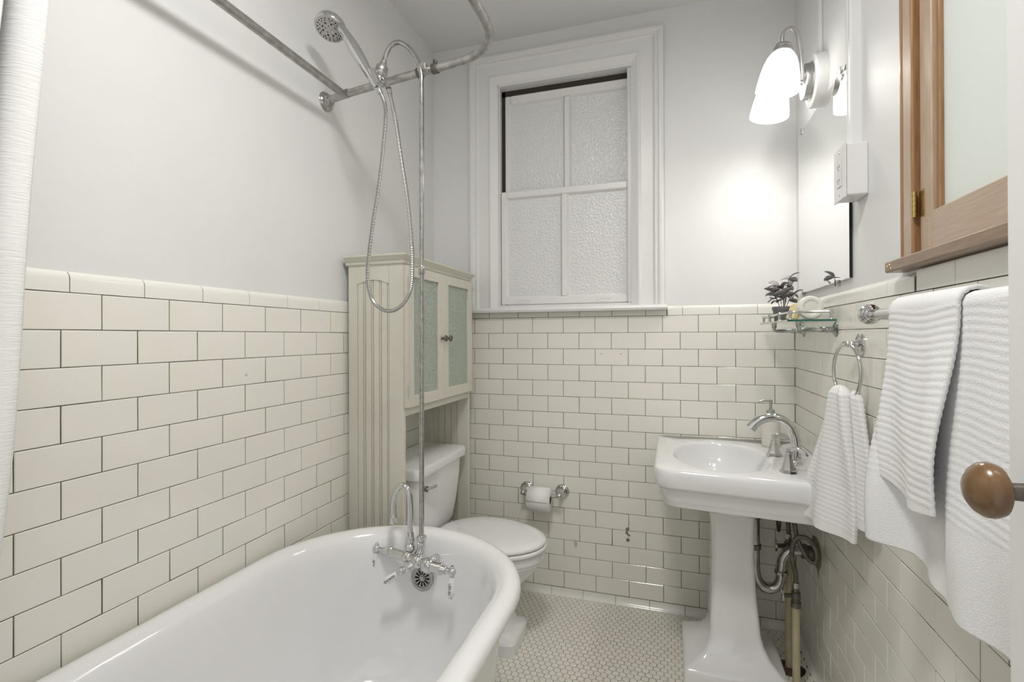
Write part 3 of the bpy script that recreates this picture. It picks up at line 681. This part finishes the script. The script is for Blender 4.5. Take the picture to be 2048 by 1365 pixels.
# ================================================================== TOILET PAPER
TP = thing('toilet_paper_holder', (.585, 0, .46), 'chrome toilet paper holder with two round bases on the back wall', 'paper holder')
for x, s in ((.497, 1), (.672, -1)):
    ps = MB().lathe((x, 0, .498), (0, -1, 0), [(0, .034), (.004, .034), (.007, .031), (.010, .030), (.012, .026), (.018, .023), (.026, .015), (.038, .010), (.060, .009), (.066, .012), (.074, .013), (.082, .010), (.086, .004)], 26).build('post', 'chrome', TP, ang=40)
MB().cyl((.499, -.072, .494), (.670, -.072, .494), .0085, 16).build('spindle', 'chrome', TP)
RL = thing('toilet_paper_roll', (.585, -.072, .43), 'white toilet paper roll hanging on the chrome holder', 'paper roll')
rc = Vector((.524, -.072, .4745)); rx = Vector((1, 0, 0)); RR = .0565; n = 40
pr = [(0, .021), (0, RR-.003), (.003, RR), (.104, RR), (.107, RR-.003), (.107, .021), (0, .021)]
MB().lathe(rc, rx, pr, n, False, False).build('paper', 'paper', RL, ang=50)
MB().lathe(rc, rx, [(.001, .0205), (.106, .0205), (.106, .0192), (.001, .0192), (.001, .0205)], 28, False, False).build('core', 'cardboard', RL, ang=50)
fl = [[(x, -.072-(RR+.0012)*math.cos(a), .4745+(RR+.0012)*math.sin(a)) for x in (.526, .629)] for a in [PI*.5*(1-i/12) for i in range(13)]]
mb = MB(); mb.rings(fl, False, False, close=False); sh = mb.build('loose_sheet', 'paper', RL); sh.modifiers.new('t', 'SOLIDIFY').thickness = .0006

# ================================================================== PEDESTAL SINK
SK = thing('pedestal_sink', (1.39, -.33, 0), 'white porcelain pedestal sink standing in the right corner', 'sink')
def ply(x0, y0, y1, z, r, back=XR-.002, flare=.0):
    """sink outline, a little wider towards the wall"""
    pts = []
    sides = rrect(x0, y0, back, y1, r, 8); full = []
    for i, p in enumerate(sides):
        q = sides[(i+1) % len(sides)]; kk = 14 if i % 9 == 8 else 1
        full += [(p[0]+(q[0]-p[0])*j/kk, p[1]+(q[1]-p[1])*j/kk) for j in range(kk)]
    for (x, y) in full:
        t = (x-x0)/(back-x0); pts.append((x, y-flare*t if y < (y0+y1)/2 else y, z))
    return pts
zs = .800; X0s, Y0s, Y1s = 1.113, -.622, -.014; fr = (.065, .012, .012, .05)
bc = Vector((1.345, -.360)); 
def basin(kx, ky, z, ref):
    out = []
    for p in ref:
        a = math.atan2((p[1]-bc.y)/.24, (p[0]-bc.x)/.17); out.append((bc.x+.168*kx*math.cos(a), bc.y+.238*ky*math.sin(a), z))
    return out
top = ply(X0s, Y0s, Y1s, zs, fr, flare=.068)
def inset(d, z):
    q = ply(X0s+d, Y0s+d, Y1s-d, z, tuple(max(.008, r-d*.3) for r in fr), XR-.002, .068); return q
R = [inset(.030, .668), inset(.026, .676), inset(.024, .686), inset(.020, .692), inset(.018, .724), inset(.014, .729), inset(.004, .735), inset(.001, .742), inset(0, .780), inset(.001, .790), inset(.005, .797), inset(.012, .800)]
ref = R[-1]
R += [basin(1.06, 1.05, .8005, ref), basin(1.03, 1.03, .8002, ref), basin(1.0, 1.0, .798, ref), basin(.975, .98, .792, ref), basin(.95, .96, .780, ref), basin(.91, .93, .755, ref), basin(.84, .87, .725, ref), basin(.72, .76, .700, ref), basin(.5, .55, .688, ref), basin(.2, .2, .684, ref)]
bs = MB().rings(R, True, True).build('basin', 'porcelain', SK, ang=40)
def oval(k, z): return [(1.385+.20*k*math.cos(2*PI*i/36), -.34+.22*k*math.sin(2*PI*i/36), z) for i in range(36)]
MB().rings([oval(1, .672), oval(.95, .650), oval(.8, .625), oval(.55, .606)]).build('bowl_underside', 'porcelain', SK, ang=50)
MB().lathe((1.36, -.36, .685), (0, 0, 1), [(0, .028), (.0025, .027), (.003, .015)], 24).build('drain', 'chrome', SK)
PY = -.325
def ps(x0, x1, hw, z, r): return [(x, y, z) for x, y in rrect(x0, PY-hw, x1, PY+hw, r, 5)]
R = [ps(1.212, 1.552, .165, 0, .012), ps(1.212, 1.552, .165, .052, .012), ps(1.216, 1.548, .161, .060, .012), ps(1.226, 1.54, .152, .064, .012), ps(1.250, 1.525, .135, .078, .015), ps(1.283, 1.500, .108, .100, .015), ps(1.300, 1.483, .092, .135, .018),
     ps(1.305, 1.474, .086, .17, .018), ps(1.311, 1.462, .080, .30, .018), ps(1.314, 1.455, .076, .44, .018), ps(1.312, 1.456, .076, .54, .018), ps(1.306, 1.460, .080, .59, .02), ps(1.292, 1.468, .092, .625, .022), ps(1.270, 1.480, .112, .650, .025), ps(1.25, 1.49, .13, .668, .025)]
MB().rings(R).build('pedestal', 'porcelain', SK, ang=45)

# sink faucet
FA = thing('sink_faucet', (1.53, -.44, zs), 'chrome three-piece sink faucet with arched spout and two lever handles', 'faucet')
sp = [(1.575, -.435, .801), (1.580, -.435, .85), (1.577, -.435, .895), (1.560, -.435, .932), (1.530, -.435, .955), (1.495, -.435, .958), (1.462, -.435, .944), (1.438, -.435, .917)]
s_ = spline(sp, 7); k = len(s_); MB().tube(s_, .012, 18, rad=[interp([(0, .018), (.25, .0165), (.6, .0155), (.85, .0165), (1, .018)], i/(k-1)) for i in range(k)]).build('spout', 'chrome', FA, ang=50)
MB().lathe((1.575, -.435, zs), (0, 0, 1), [(0, .026), (.006, .026), (.009, .021), (.016, .018)], 24).build('spout_base', 'chrome', FA, ang=40)
for hy in (-.318, -.555):
    c = Vector((1.533, hy, zs))
    hb = MB().lathe(c, (0, 0, 1), [(0, .027), (.008, .026), (.011, .022), (.012, .0215), (.030, .0165), (.052, .0105), (.062, .0085), (.066, .010), (.074, .010), (.078, .006)], 8).build('handle_base', 'chrome', FA, ang=20)
    d = Vector((.75, .25 if hy > -.4 else -.35, 0)).normalized()
    lv = spline([c+Vector((0, 0, .069)), c+d*.012+Vector((0, 0, .078)), c+d*.028+Vector((0, 0, .079)), c+d*.044+Vector((0, 0, .070)), c+d*.055+Vector((0, 0, .060))], 4)
    MB().tube(lv, .006, 12, rad=[interp([(0, .008), (.3, .0065), (.8, .0075), (1, .004)], i/(len(lv)-1)) for i in range(len(lv))]).build('lever', 'chrome', hb, ang=50)
# soap dispenser
SD = thing('soap_dispenser', (1.553, -.142, zs), 'cream ceramic soap dispenser with metal pump on the sink corner', 'soap dispenser')
MB().lathe((1.553, -.142, zs+.0006), (0, 0, 1), [(0, .031), (.002, .033), (.004, .034), (.100, .034), (.112, .034), (.118, .030), (.120, .022), (.120, .014)], 32).build('bottle', 'ceramic', SD, ang=40)
MB().lathe((1.553, -.142, zs+.119), (0, 0, 1), [(0, .0155), (.003, .0160), (.024, .0160), (.026, .0145), (.027, .006), (.034, .0055), (.058, .0055), (.059, .0075), (.066, .0075), (.067, .005)], 20).build('pump', 'nickel', SD, ang=30)
MB().tube(spline([(1.553, -.142, zs+.181), (1.530, -.147, zs+.182), (1.512, -.150, zs+.179), (1.505, -.152, zs+.172)], 4), .0035, 10).build('nozzle', 'nickel', SD)

# ================================================================== PLUMBING UNDER THE SINK
TR = thing('sink_trap', (1.53, -.31, .27), 'chrome curved drain trap under the sink running into the right wall', 'drain pipe')
py = -.305
tp = [(1.468, py, .615), (1.468, py, .50), (1.468, py, .40), (1.472, py, .345), (1.490, py, .312), (1.516, py, .302), (1.541, py, .314), (1.556, py, .345), (1.558, py, .385), (1.563, py, .420), (1.582, py, .447), (1.610, py, .455), (XR, py, .455)]
MB().tube(spline(tp, 7), .0185, 20).build('trap_pipe', 'chrome_old', TR)
MB().lathe((1.5575, py, .362), (.05, 0, 1), [(0, .021), (.002, .024), (.010, .0245), (.014, .024), (.016, .021)], 10).build('slip_nut', 'chrome_old', TR, ang=30)
MB().lathe((1.468, py, .445), (0, 0, 1), [(0, .021), (.002, .0235), (.018, .0235), (.020, .021)], 10).build('slip_nut', 'dark_metal', TR, ang=30)
MB().lathe((1.468, py, .560), (0, 0, 1), [(0, .020), (.002, .024), (.020, .026), (.055, .026)], 12).build('tailpiece', 'dark_metal', TR, ang=30)
MB().lathe((XR-.050, py, .455), (1, 0, 0), [(0, .0215), (.002, .0255), (.016, .0265), (.020, .0255), (.022, .022), (.036, .022), (.037, .029), (.051, .030)], 16).build('wall_nut', 'dark_metal', TR, ang=30)
patch([(-.255, .50), (-.30, .512), (-.345, .505), (-.372, .47), (-.365, .43), (-.335, .405), (-.335, .375), (-.315, .40), (-.275, .405), (-.25, .43), (-.242, .47)], x=XR, m='stain', par=wall_right)
def supply(py_, px_, ztop, name, lab, hose_pts, valve):
    S = thing(name, (px_, py_, 0), lab, 'pipe')
    MB().cyl((px_, py_, -.002), (px_, py_, ztop), .0125, 16).build('pipe', 'pipe_paint', S)
    vb = MB(); vb.lathe((px_, py_, ztop-.006), (0, 0, 1), [(0, .0165), (.018, .0165), (.020, .0135), (.030, .0135), (.032, .0150), (.052, .0150), (.054, .011), (.066, .011)], 8)
    vb.cyl((px_, py_, ztop+.034), (px_-.040, py_-.012, ztop+.034), .0075, 10); v = vb.build('valve', 'dark_metal', S, ang=30)
    MB().rings([[(px_-.041, py_-.012+.011*k*math.cos(2*PI*i/20), ztop+.034+.023*k*math.sin(2*PI*i/20)) for i in range(20)] if q == 0 else [(px_-.047, py_-.012+.011*k*math.cos(2*PI*i/20), ztop+.034+.023*k*math.sin(2*PI*i/20)) for i in range(20)] for q, k in ((0, .9), (0, 1), (1, 1), (1, .85))]).build('valve_handle', 'chrome_old', v)
    h = spline(hose_pts, 12); MB().tube(h, .0078, 12, rad=[.0080 if (i % 2) else .0075 for i in range(len(h))]).build('flexible_line', 'dark_metal', S, ang=60)
    for e, f in ((h[0], h[6]), (h[-1], h[-7])): MB().cyl(e, f, .0105, 10).build('line_nut', 'chrome_old', S)
supply(-.262, 1.590, .42, 'supply_pipe', 'cream painted water supply pipe rising from the rusty floor hole behind the trap',
       [(1.590, -.262, .475), (1.590, -.262, .53), (1.580, -.270, .60), (1.560, -.28, .66), (1.545, -.29, .675)], True)
supply(-.400, 1.585, .300, 'supply_pipe', 'cream painted water supply pipe nearest the camera with looped grey line',
       [(1.585, -.400, .356), (1.584, -.400, .41), (1.572, -.405, .475), (1.580, -.415, .535), (1.612, -.425, .548), (1.640, -.43, .512), (1.640, -.425, .468), (1.618, -.415, .475), (1.592, -.405, .53), (1.580, -.400, .600), (1.578, -.400, .668)], True)
CBL = thing('drain_cable', (1.53, -.29, .55), 'short black cable loop hanging below the sink behind the trap', 'cable')
MB().tube(spline([(1.50, -.25, .672), (1.51, -.25, .640), (1.53, -.25, .628), (1.545, -.25, .640), (1.55, -.25, .672)], 6), .005, 8).build('loop', 'rubber', CBL)
MB().tube(spline([(1.553, -.28, .672), (1.549, -.28, .60), (1.551, -.28, .52), (1.557, -.28, .518), (1.560, -.28, .58), (1.558, -.28, .672)], 6), .004, 8).build('strand', 'rubber', CBL)
# rusty opening round the pipes
q = [(1.590+.048*(1+.15*math.sin(3*a+1))*math.cos(a), -.275+.055*(1+.12*math.sin(2*a+2))*math.sin(a)) for a in [2*PI*i/24 for i in range(24)]]
MB().rings([[(x, y, -.002) for x, y in q], [(x, y, .0012) for x, y in q], [(1.59+(x-1.59)*.7, -.275+(y+.275)*.7, .0016) for x, y in q]]).build('pipe_hole', 'rust', floor)

# ================================================================== RIGHT WALL: MIRROR, SCONCE, OUTLET
MR = thing('wall_mirror', (XR, -.365, 1.41), 'frameless rectangular wall mirror held by small clips above the sink', 'mirror')
MB().box((XP-.0085, -.664, 1.412), (XP-.001, -.066, 2.056), .0012).build('mirror_plate', 'mirror_glass', MR, smooth=False)
MB().box((XP-.0082, -.6655, 1.413), (XP-.001, -.6638, 2.055)).build('edge_strip', 'dark_hole', MR)
for y, z, s in ((-.12, 2.056, 1), (-.60, 2.056, 1), (-.12, 1.412, -1), (-.545, 1.412, -1)):
    mb = MB(); mb.box((XP-.012, y-.007, z-.010*s), (XP-.0085, y+.007, z+.002*s), .001); mb.box((XP-.012, y-.007, z), (XP, y+.007, z+.012*s), .001); mb.build('clip', 'chrome', MR)

SN = thing('wall_sconce', (XR, -.37, 2.14), 'brushed nickel two-light wall sconce with frosted bell shades above the mirror', 'wall lamp')
MB().lathe((XP, -.37, 2.140), (-1, 0, 0), [(0, .090), (.028, .090), (.034, .088), (.036, .083), (.036, .06)], 44).build('wall_plate', 'trim_paint', SN, ang=35)
MB().lathe((XP-.036, -.37, 2.140), (-1, 0, 0), [(0, .064), (.003, .064), (.004, .060), (.020, .060), (.024, .058), (.026, .045), (.028, .042), (.030, .02), (.034, .012), (.042, .013), (.046, .008)], 36).build('canopy', 'nickel', SN, ang=30)
for sy in (-.475, -.262):
    sx = 1.545 if sy < -.37 else 1.556
    d = 1 if sy > -.37 else -1
    arm = spline([(XP-.066, -.37+d*.024, 2.140), (XP-.070, -.37+d*.040, 2.165), (XP-.080, -.37+d*.060, 2.225), (XP-.098, sy-d*.012, 2.268), (sx+.018, sy, 2.283), (sx-.004, sy, 2.270), (sx-.008, sy, 2.245), (sx-.006, sy, 2.225)], 6)
    MB().tube(arm, .0064, 12).build('arm', 'nickel', SN)
    axs = Vector((-.13, 0, -1)).normalized(); tp0 = Vector((sx-.004, sy, 2.232))
    MB().lathe(tp0, axs, [(0, .010), (.002, .024), (.010, .026), (.012, .025), (.014, .029), (.026, .031), (.028, .030)], 28).build('shade_holder', 'nickel', SN, ang=30)
    prf = [(.026, .028), (.034, .036), (.050, .046), (.075, .0545), (.105, .061), (.135, .066), (.155, .0685), (.158, .068), (.155, .0660), (.135, .0635), (.105, .0585), (.075, .052), (.050, .0435), (.034, .033)]
    sh = MB().lathe(tp0, axs, prf, 40, False, False).build('shade', 'shade_glass', SN, ang=50)
    at_ = sh.data.attributes.new('glow', 'FLOAT', 'POINT')
    gl = {0: .55, 1: .62, 2: .9, 3: 4.0*GLOW, 4: 6.0*GLOW, 5: 3.0*GLOW, 6: .75, 7: .85, 8: .70, 9: .72, 10: 5*GLOW_IN, 11: 6*GLOW_IN, 12: 1.5, 13: 1}
    at_.data.foreach_set('value', [gl[i//40] for i in range(len(sh.data.vertices))])
    MB().ball(tp0+axs*.088, .022, 14).build('bulb', 'bulb_glow', SN)

OB = thing('outlet_box', (XR, -.745, 1.625), 'white surface mounted outlet box at the right edge of the mirror', 'outlet')
MB().box((XP-.052, -.792, 1.626), (XP, -.700, 1.768), .003).build('box', 'trim_paint', OB)
MB().box((XP-.056, -.795, 1.622), (XP-.052, -.697, 1.772), .002).build('cover_plate', 'plastic_white', OB)
MB().box((XP-.0580, -.763, 1.660), (XP-.056, -.729, 1.734), .001).build('receptacle', 'plastic_white', OB)
for z in (1.675, 1.714):
    for y in (-.752, -.739): MB().box((XP-.0583, y-.0015, z), (XP-.0578, y+.0015, z+.008)).build('slot', 'dark_hole', OB)
    MB().lathe((XP-.0578, -.7455, z-.005), (-1, 0, 0), [(0, .0025), (.0005, .0024)], 8).build('slot', 'dark_hole', OB)
for z in (1.692, 1.700): MB().box((XP-.0586, -.751, z), (XP-.0578, -.741, z+.005)).build('test_button', 'plastic_white', OB)
for z in (1.638, 1.756): MB().lathe((XP-.056, -.746, z), (-1, 0, 0), [(0, .0035), (.001, .0028)], 10).build('screw', 'nickel', OB)

# ================================================================== GLASS SHELF
GS = thing('glass_shelf', (1.60, -.315, 1.27), 'small glass shelf with chrome gallery rail below the mirror', 'shelf')
g0, g1, h0, h1, gz = 1.528, XR-.004, -.574, -.060, 1.2885
MB().box((g0+.001, h0+.001, gz), (g1, h1-.001, gz+.006)).build('glass', 'shelf_glass', GS, smooth=False)
MB().box((g0, h0, gz-.0002), (g1-.002, h0+.0012, gz+.0062)).build('glass_edge', 'glass_edge', GS)
MB().box((g0, h0, gz-.0002), (g0+.0012, h1, gz+.0062)).build('glass_edge', 'chrome_old', GS)
rz = gz+.030
MB().tube(spline([(g1-.006, h0+.012, rz), (g0+.050, h0+.012, rz), (g0+.020, h0+.014, rz), (g0+.010, h0+.026, rz), (g0+.010, h0+.06, rz), (g0+.010, -.315, rz), (g0+.010, h1-.06, rz), (g0+.010, h1-.026, rz), (g0+.020, h1-.014, rz), (g0+.05, h1-.012, rz), (g1-.006, h1-.012, rz)], 5), .0036, 10).build('gallery_rail', 'chrome', GS)
for x, y in ((g1-.014, h0+.012), (g0+.012, h0+.020), (g0+.010, -.40), (g0+.010, -.22), (g0+.012, h1-.020), (g1-.014, h1-.012)):
    MB().lathe((x, y, gz+.006), (0, 0, 1), [(0, .007), (.003, .0065), (.006, .004), (.018, .0045), (.022, .0065), (.027, .0065), (.030, .004)], 12).build('rail_post', 'chrome', GS)
for y in (-.150, -.545):
    br = MB().lathe((XR, y, 1.262), (-1, 0, 0), [(0, .0245), (.003, .024), (.006, .019), (.010, .0105), (.022, .0085), (.026, .0105), (.034, .0085), (.045, .0095), (.050, .0072), (.095, .0068)], 22).build('bracket', 'chrome_old', GS, ang=40)
    MB().tube(spline([(XR-.092, y, 1.262), (XR-.101, y, 1.263), (XR-.106, y, 1.270), (XR-.106, y, 1.2875)], 4), .0062, 10).build('elbow', 'chrome_old', br)
    MB().lathe((XR-.106, y, 1.2730), (0, 0, 1), [(0, .0085), (.010, .0095), (.0150, .0095)], 12).build('pad', 'chrome_old', br)

# potted plant
PP = thing('potted_plant', (1.575, -.215, gz+.006), 'small purple leaved plant in grey pot on the glass shelf', 'plant')
pc = Vector((1.578, -.245, gz+.0065))
MB().lathe(pc, (0, 0, 1), [(0, .025), (.002, .0265), (.044, .0335), (.045, .0360), (.057, .0370), (.058, .0350), (.050, .0330)], 28, True, False).build('pot', 'pot_plastic', PP, ang=35)
MB().lathe(pc+Vector((0, 0, .044)), (0, 0, 1), [(0, .029), (.002, .015)], 20).build('soil', 'soil', PP)
def leaf_mesh(L, W):
    mb = MB(); n = 7; vs = []; fs = []
    for i in range(n+1):
        t = i/n; w_ = W*math.sin(PI*min(1, t*.97+.015))**.6; z = .12*L*math.sin(PI*t)-.05*L*t
        vs += [(t*L, -w_, z+.10*W), (t*L, 0, z-.1*W), (t*L, w_, z+.10*W)]
    for i in range(n):
        a = 3*i; fs += [(a, a+3, a+4, a+1), (a+1, a+4, a+5, a+2)]
    mb.add(vs, fs); me = D.meshes.new('leaf'); me.from_pydata(mb.v, [], mb.f); me.materials.append(MATS['leaf']); me.polygons.foreach_set('use_smooth', [True]*len(fs))
    return me
LM = [leaf_mesh(.034, .0150), leaf_mesh(.040, .0165), leaf_mesh(.026, .0125)]
rs = random.Random(4)
stems = [(-.030, -.006, .075), (-.010, .004, .098), (.018, -.004, .125), (.022, .012, .088), (.004, -.020, .062), (-.022, .018, .060), (.030, -.016, .060), (.010, .022, .070)]
for i, (dx, dy, hh_) in enumerate(stems):
    b0 = pc+Vector((dx*.25, dy*.25, .045)); t0 = pc+Vector((dx*1.15, dy*1.15, .045+hh_*.95))
    cur = spline([b0, (b0+t0)/2+Vector((0, 0, .01)), t0], 5); MB().tube(cur, .0011, 6).build('stem', 'stem', PP)
    for k in range(6):
        q = cur[min(len(cur)-1, 4+int(k*1.6))] if k else t0
        a = rs.uniform(0, 2*PI) if k else math.atan2(dy, dx); el = rs.uniform(-.5, .5) if k else rs.uniform(.2, 1.1)
        lf = place('leaf', LM[rs.choice((0, 0, 1, 2))], q, PP); lf.rotation_euler = (rs.uniform(-.6, .6), -el, a)
        lf.modifiers.new('t', 'SOLIDIFY').thickness = .0006
# soaps
sb = MB(); sb.box((1.540, -.440, 0), (1.562, -.372, .062), .006); ob = sb.build('soap_bar', 'soap_yellow', base=(1.556, -.405, 0)); ob.location = (1.580, -.392, gz+.0066); ob.rotation_euler = (0, .35, .10)
tag(ob, 'pale yellow soap bar leaning beside the potted plant on glass shelf', 'soap')
rd = MB().lathe((0, 0, 0), (0, -1, 0), [(0, .030), (.003, .0385), (.008, .0415), (.022, .0415), (.027, .0385), (.029, .030), (.0275, .026), (.024, .023), (.024, .0005)], 40).build('round_soap', 'soap_white', base=(0, 0, -.0415))
rd.location = (1.607, -.492, gz+.0066); rd.scale = (.93, .93, .93); rd.rotation_euler = (-.08, 0, .15)
tag(rd, 'round white soap disc standing on edge on the glass shelf', 'soap')

# ================================================================== TOWELS
RG = thing('towel_ring', (XR, -.763, 1.06), 'chrome towel ring with round base on the right wall', 'towel ring')
MB().lathe((XR, -.763, 1.218), (-1, 0, 0), [(0, .032), (.004, .032), (.007, .029), (.009, .024), (.011, .013), (.018, .009), (.022, .0105), (.026, .0075), (.033, .0075)], 28).build('base', 'chrome', RG, ang=40)
for z in (1.242, 1.194): MB().lathe((XR-.006, -.763, z), (-1, 0, 0), [(0, .0035), (.0015, .0028)], 10).build('screw', 'dark_metal', RG)
mb = MB(); mb.cyl((XR-.036, -.776, 1.219), (XR-.036, -.750, 1.219), .0085, 16); mb.ball((XR-.036, -.750, 1.219), .0085); mb.ball((XR-.036, -.776, 1.219), .0085); mb.build('knuckle', 'chrome', RG)
ring = [(XR-.036-.010*math.cos(a), -.763+.0775*math.cos(a), 1.142+.0775*math.sin(a)) for a in [2*PI*i/48 for i in range(49)]]
MB().tube(ring, .0050, 12, cap=False).build('ring', 'chrome', RG)

def rib(z, per=.0125, amp=.0011): return amp*abs(math.sin(PI*z/per))
# hand towel pulled through the ring: a closed, folded body that widens downwards
HT = thing('hand_towel', (1.61, -.77, .70), 'white ribbed hand towel hanging from the chrome towel ring', 'towel')
def ht_body(name, c_top, c_bot, wt, wb, tt, tb, ztop, zbot, dirb, amp, seed):
    nz_, na = 150, 84; R = []
    for i in range(nz_+1):
        t = i/nz_; z = ztop-(ztop-zbot)*t
        k = t**.75; wd = wt+(wb-wt)*(1-(1-t)**1.6); th = tt+(tb-tt)*k
        if t < .06: q = math.sin(t/.06*PI/2); wd *= .55+.45*q; th *= .35+.65*q
        c = Vector(c_top).lerp(Vector(c_bot), t); ang = dirb*min(1, t*1.5)
        dv = Vector((math.sin(ang), math.cos(ang), 0)); nv = Vector((-dv.y, dv.x, 0))
        r = []
        for j in range(na):
            a = 2*PI*j/na; ca, sa = math.cos(a), math.sin(a)
            u = wd/2*math.copysign(abs(ca)**.7, ca); v = th/2*math.copysign(abs(sa)**.8, sa)
            f = amp*(.35+t)*math.sin(u/wd*PI*3.1+seed+t*1.2)*(1 if sa > 0 else .5)
            rb = rib(z-ztop+.10*abs(u)) if z > zbot+.022 else .0004
            v += math.copysign(rb, sa)+f; u += math.copysign(rb*.8, ca)*abs(ca)
            r.append(Vector((c.x, c.y, z+.012*math.sin(u*9)*t*0))+dv*u+nv*v)
        R.append(r)
    return MB().rings(R).build(name, 'towel', HT, ang=80)
ht_body('front_fold', (XR-.050, -.758, 0), (1.590, -.745, 0), .085, .235, .040, .040, 1.103, .700, -.30, .010, .6)
ht_body('back_fold', (XR-.026, -.800, 0), (XR-.026, -.835, 0), .055, .150, .024, .022, 1.093, .742, -.10, .004, 2.)
# towel bar
BX, BZ = 1.613, 1.292
TBR = thing('towel_bar', (BX, -1.33, BZ), 'chrome towel bar with stepped round end on the right wall', 'towel bar')
MB().cyl((BX, -1.005, BZ), (BX, -1.650, BZ), .0085, 18).build('bar', 'chrome', TBR)
for y, s in ((-1.003, -1), (-1.652, 1)):
    e = MB().lathe((BX, y-s*.006, BZ), (0, s, 0), [(0, .0215), (.003, .0235), (.009, .0235), (.011, .0205), (.015, .0200), (.017, .0165), (.024, .0150), (.026, .0115), (.036, .0105)], 28).build('end_cap', 'chrome', TBR, ang=35)
    MB().lathe((XR, y, BZ), (-1, 0, 0), [(0, .026), (.004, .026), (.010, .014), (XR-BX, .012)], 24).build('post', 'chrome', e, ang=40)
def drape(name, lab, y0, y1, fx, zbf, zbb, off, ny, hem, par_group=None):
    """cloth over the bar: front sheet follows fx(y, t); back sheet hangs between bar and wall"""
    T = thing(name, (BX, (y0+y1)/2, zbf((y0+y1)/2)), lab, 'towel')
    rr = .0095+off; path = []
    nf, nb, no = 150, 60, 14
    for i in range(nb): t = 1-i/nb; path.append(('b', t))
    for i in range(no+1): path.append(('o', i/no))
    for i in range(1, nf+1): path.append(('f', i/nf))
    vs = []; fs = []
    for kind, t in path:
        for j in range(ny+1):
            s = j/ny; y = y0+(y1-y0)*s
            if kind == 'o':
                a = PI*t; x = BX+rr*math.cos(a); z = BZ+rr*math.sin(a); dx, dz = math.cos(a), math.sin(a); L = t*PI*rr; rb = rib(L+.001)
                x += dx*rb; z += dz*rb
            elif kind == 'b':
                z = BZ-t*(BZ-zbb); x = BX+rr+.004*math.sin(y*30)*t; x = min(x, XR-.014)
            else:
                z = BZ-t*(BZ-zbf(y)); x0 = BX-rr; k = min(1, t*1.15); k = k*k*(3-2*k)
                x = x0+(fx(y)-off-x0)*k+.004*math.sin(y*47+t*5)*t
                x -= rib(BZ-z+.004*math.sin(y*25)) if z > zbf(y)+hem else .0003
            vs.append((x, y, z))
    for i in range(len(path)-1):
        for j in range(ny): a = i*(ny+1)+j; fs.append((a, a+1, a+ny+2, a+ny+1))
    mb = MB(); mb.add(vs, fs); o = mb.build('cloth', 'towel', T, ang=80)
    md = o.modifiers.new('thick', 'SOLIDIFY'); md.thickness = .007; md.offset = -1 if True else 1
    return T
bx = lambda y: interp([(-1.66, 1.60), (-1.56, 1.585), (-1.49, 1.575), (-1.44, 1.580), (-1.39, 1.588), (-1.30, 1.606), (-1.25, 1.606), (-1.185, 1.556), (-1.16, 1.548)], y)
drape('bath_towel', 'large white bath towel with smooth hem draped over the towel bar', -1.63, -1.178, bx, lambda y: .828+.006*math.sin(y*14), .86, .008, 110, .14)
drape('hand_towel', 'smaller white ribbed towel folded over the bath towel on the bar', -1.432, -1.188, lambda y: interp([(-1.432, 1.572), (-1.40, 1.568), (-1.30, 1.590), (-1.23, 1.592), (-1.188, 1.586)], y)-.004, lambda y: .958+.01*math.sin(y*20), 1.05, .018, 70, .012)

# ================================================================== FILL LIGHT (dome lamp added out of view to brighten the room)
CL = thing('fill_light', (.95, -1.75, ZC-.09), 'added round white glass fill light near the doorway', 'fill lamp')
MB().lathe((.95, -1.75, ZC), (0, 0, -1), [(0, .17), (.02, .17), (.024, .16)], 40).build('base', 'nickel', CL)
MB().lathe((.95, -1.75, ZC-.022), (0, 0, -1), [(0, .155), (.02, .150), (.045, .12), (.062, .07), (.068, .01)], 40).build('dome', 'fill_dome_glass', CL)
ld = D.lights.new('fill_lamp', 'AREA'); ld.shape = 'DISK'; ld.size = .34; ld.energy = P_FILL; ld.color = (1, .985, .96)
lo = D.objects.new('fill_lamp', ld); COL.objects.link(lo); lo.location = (.95, -1.75, ZC-.10)
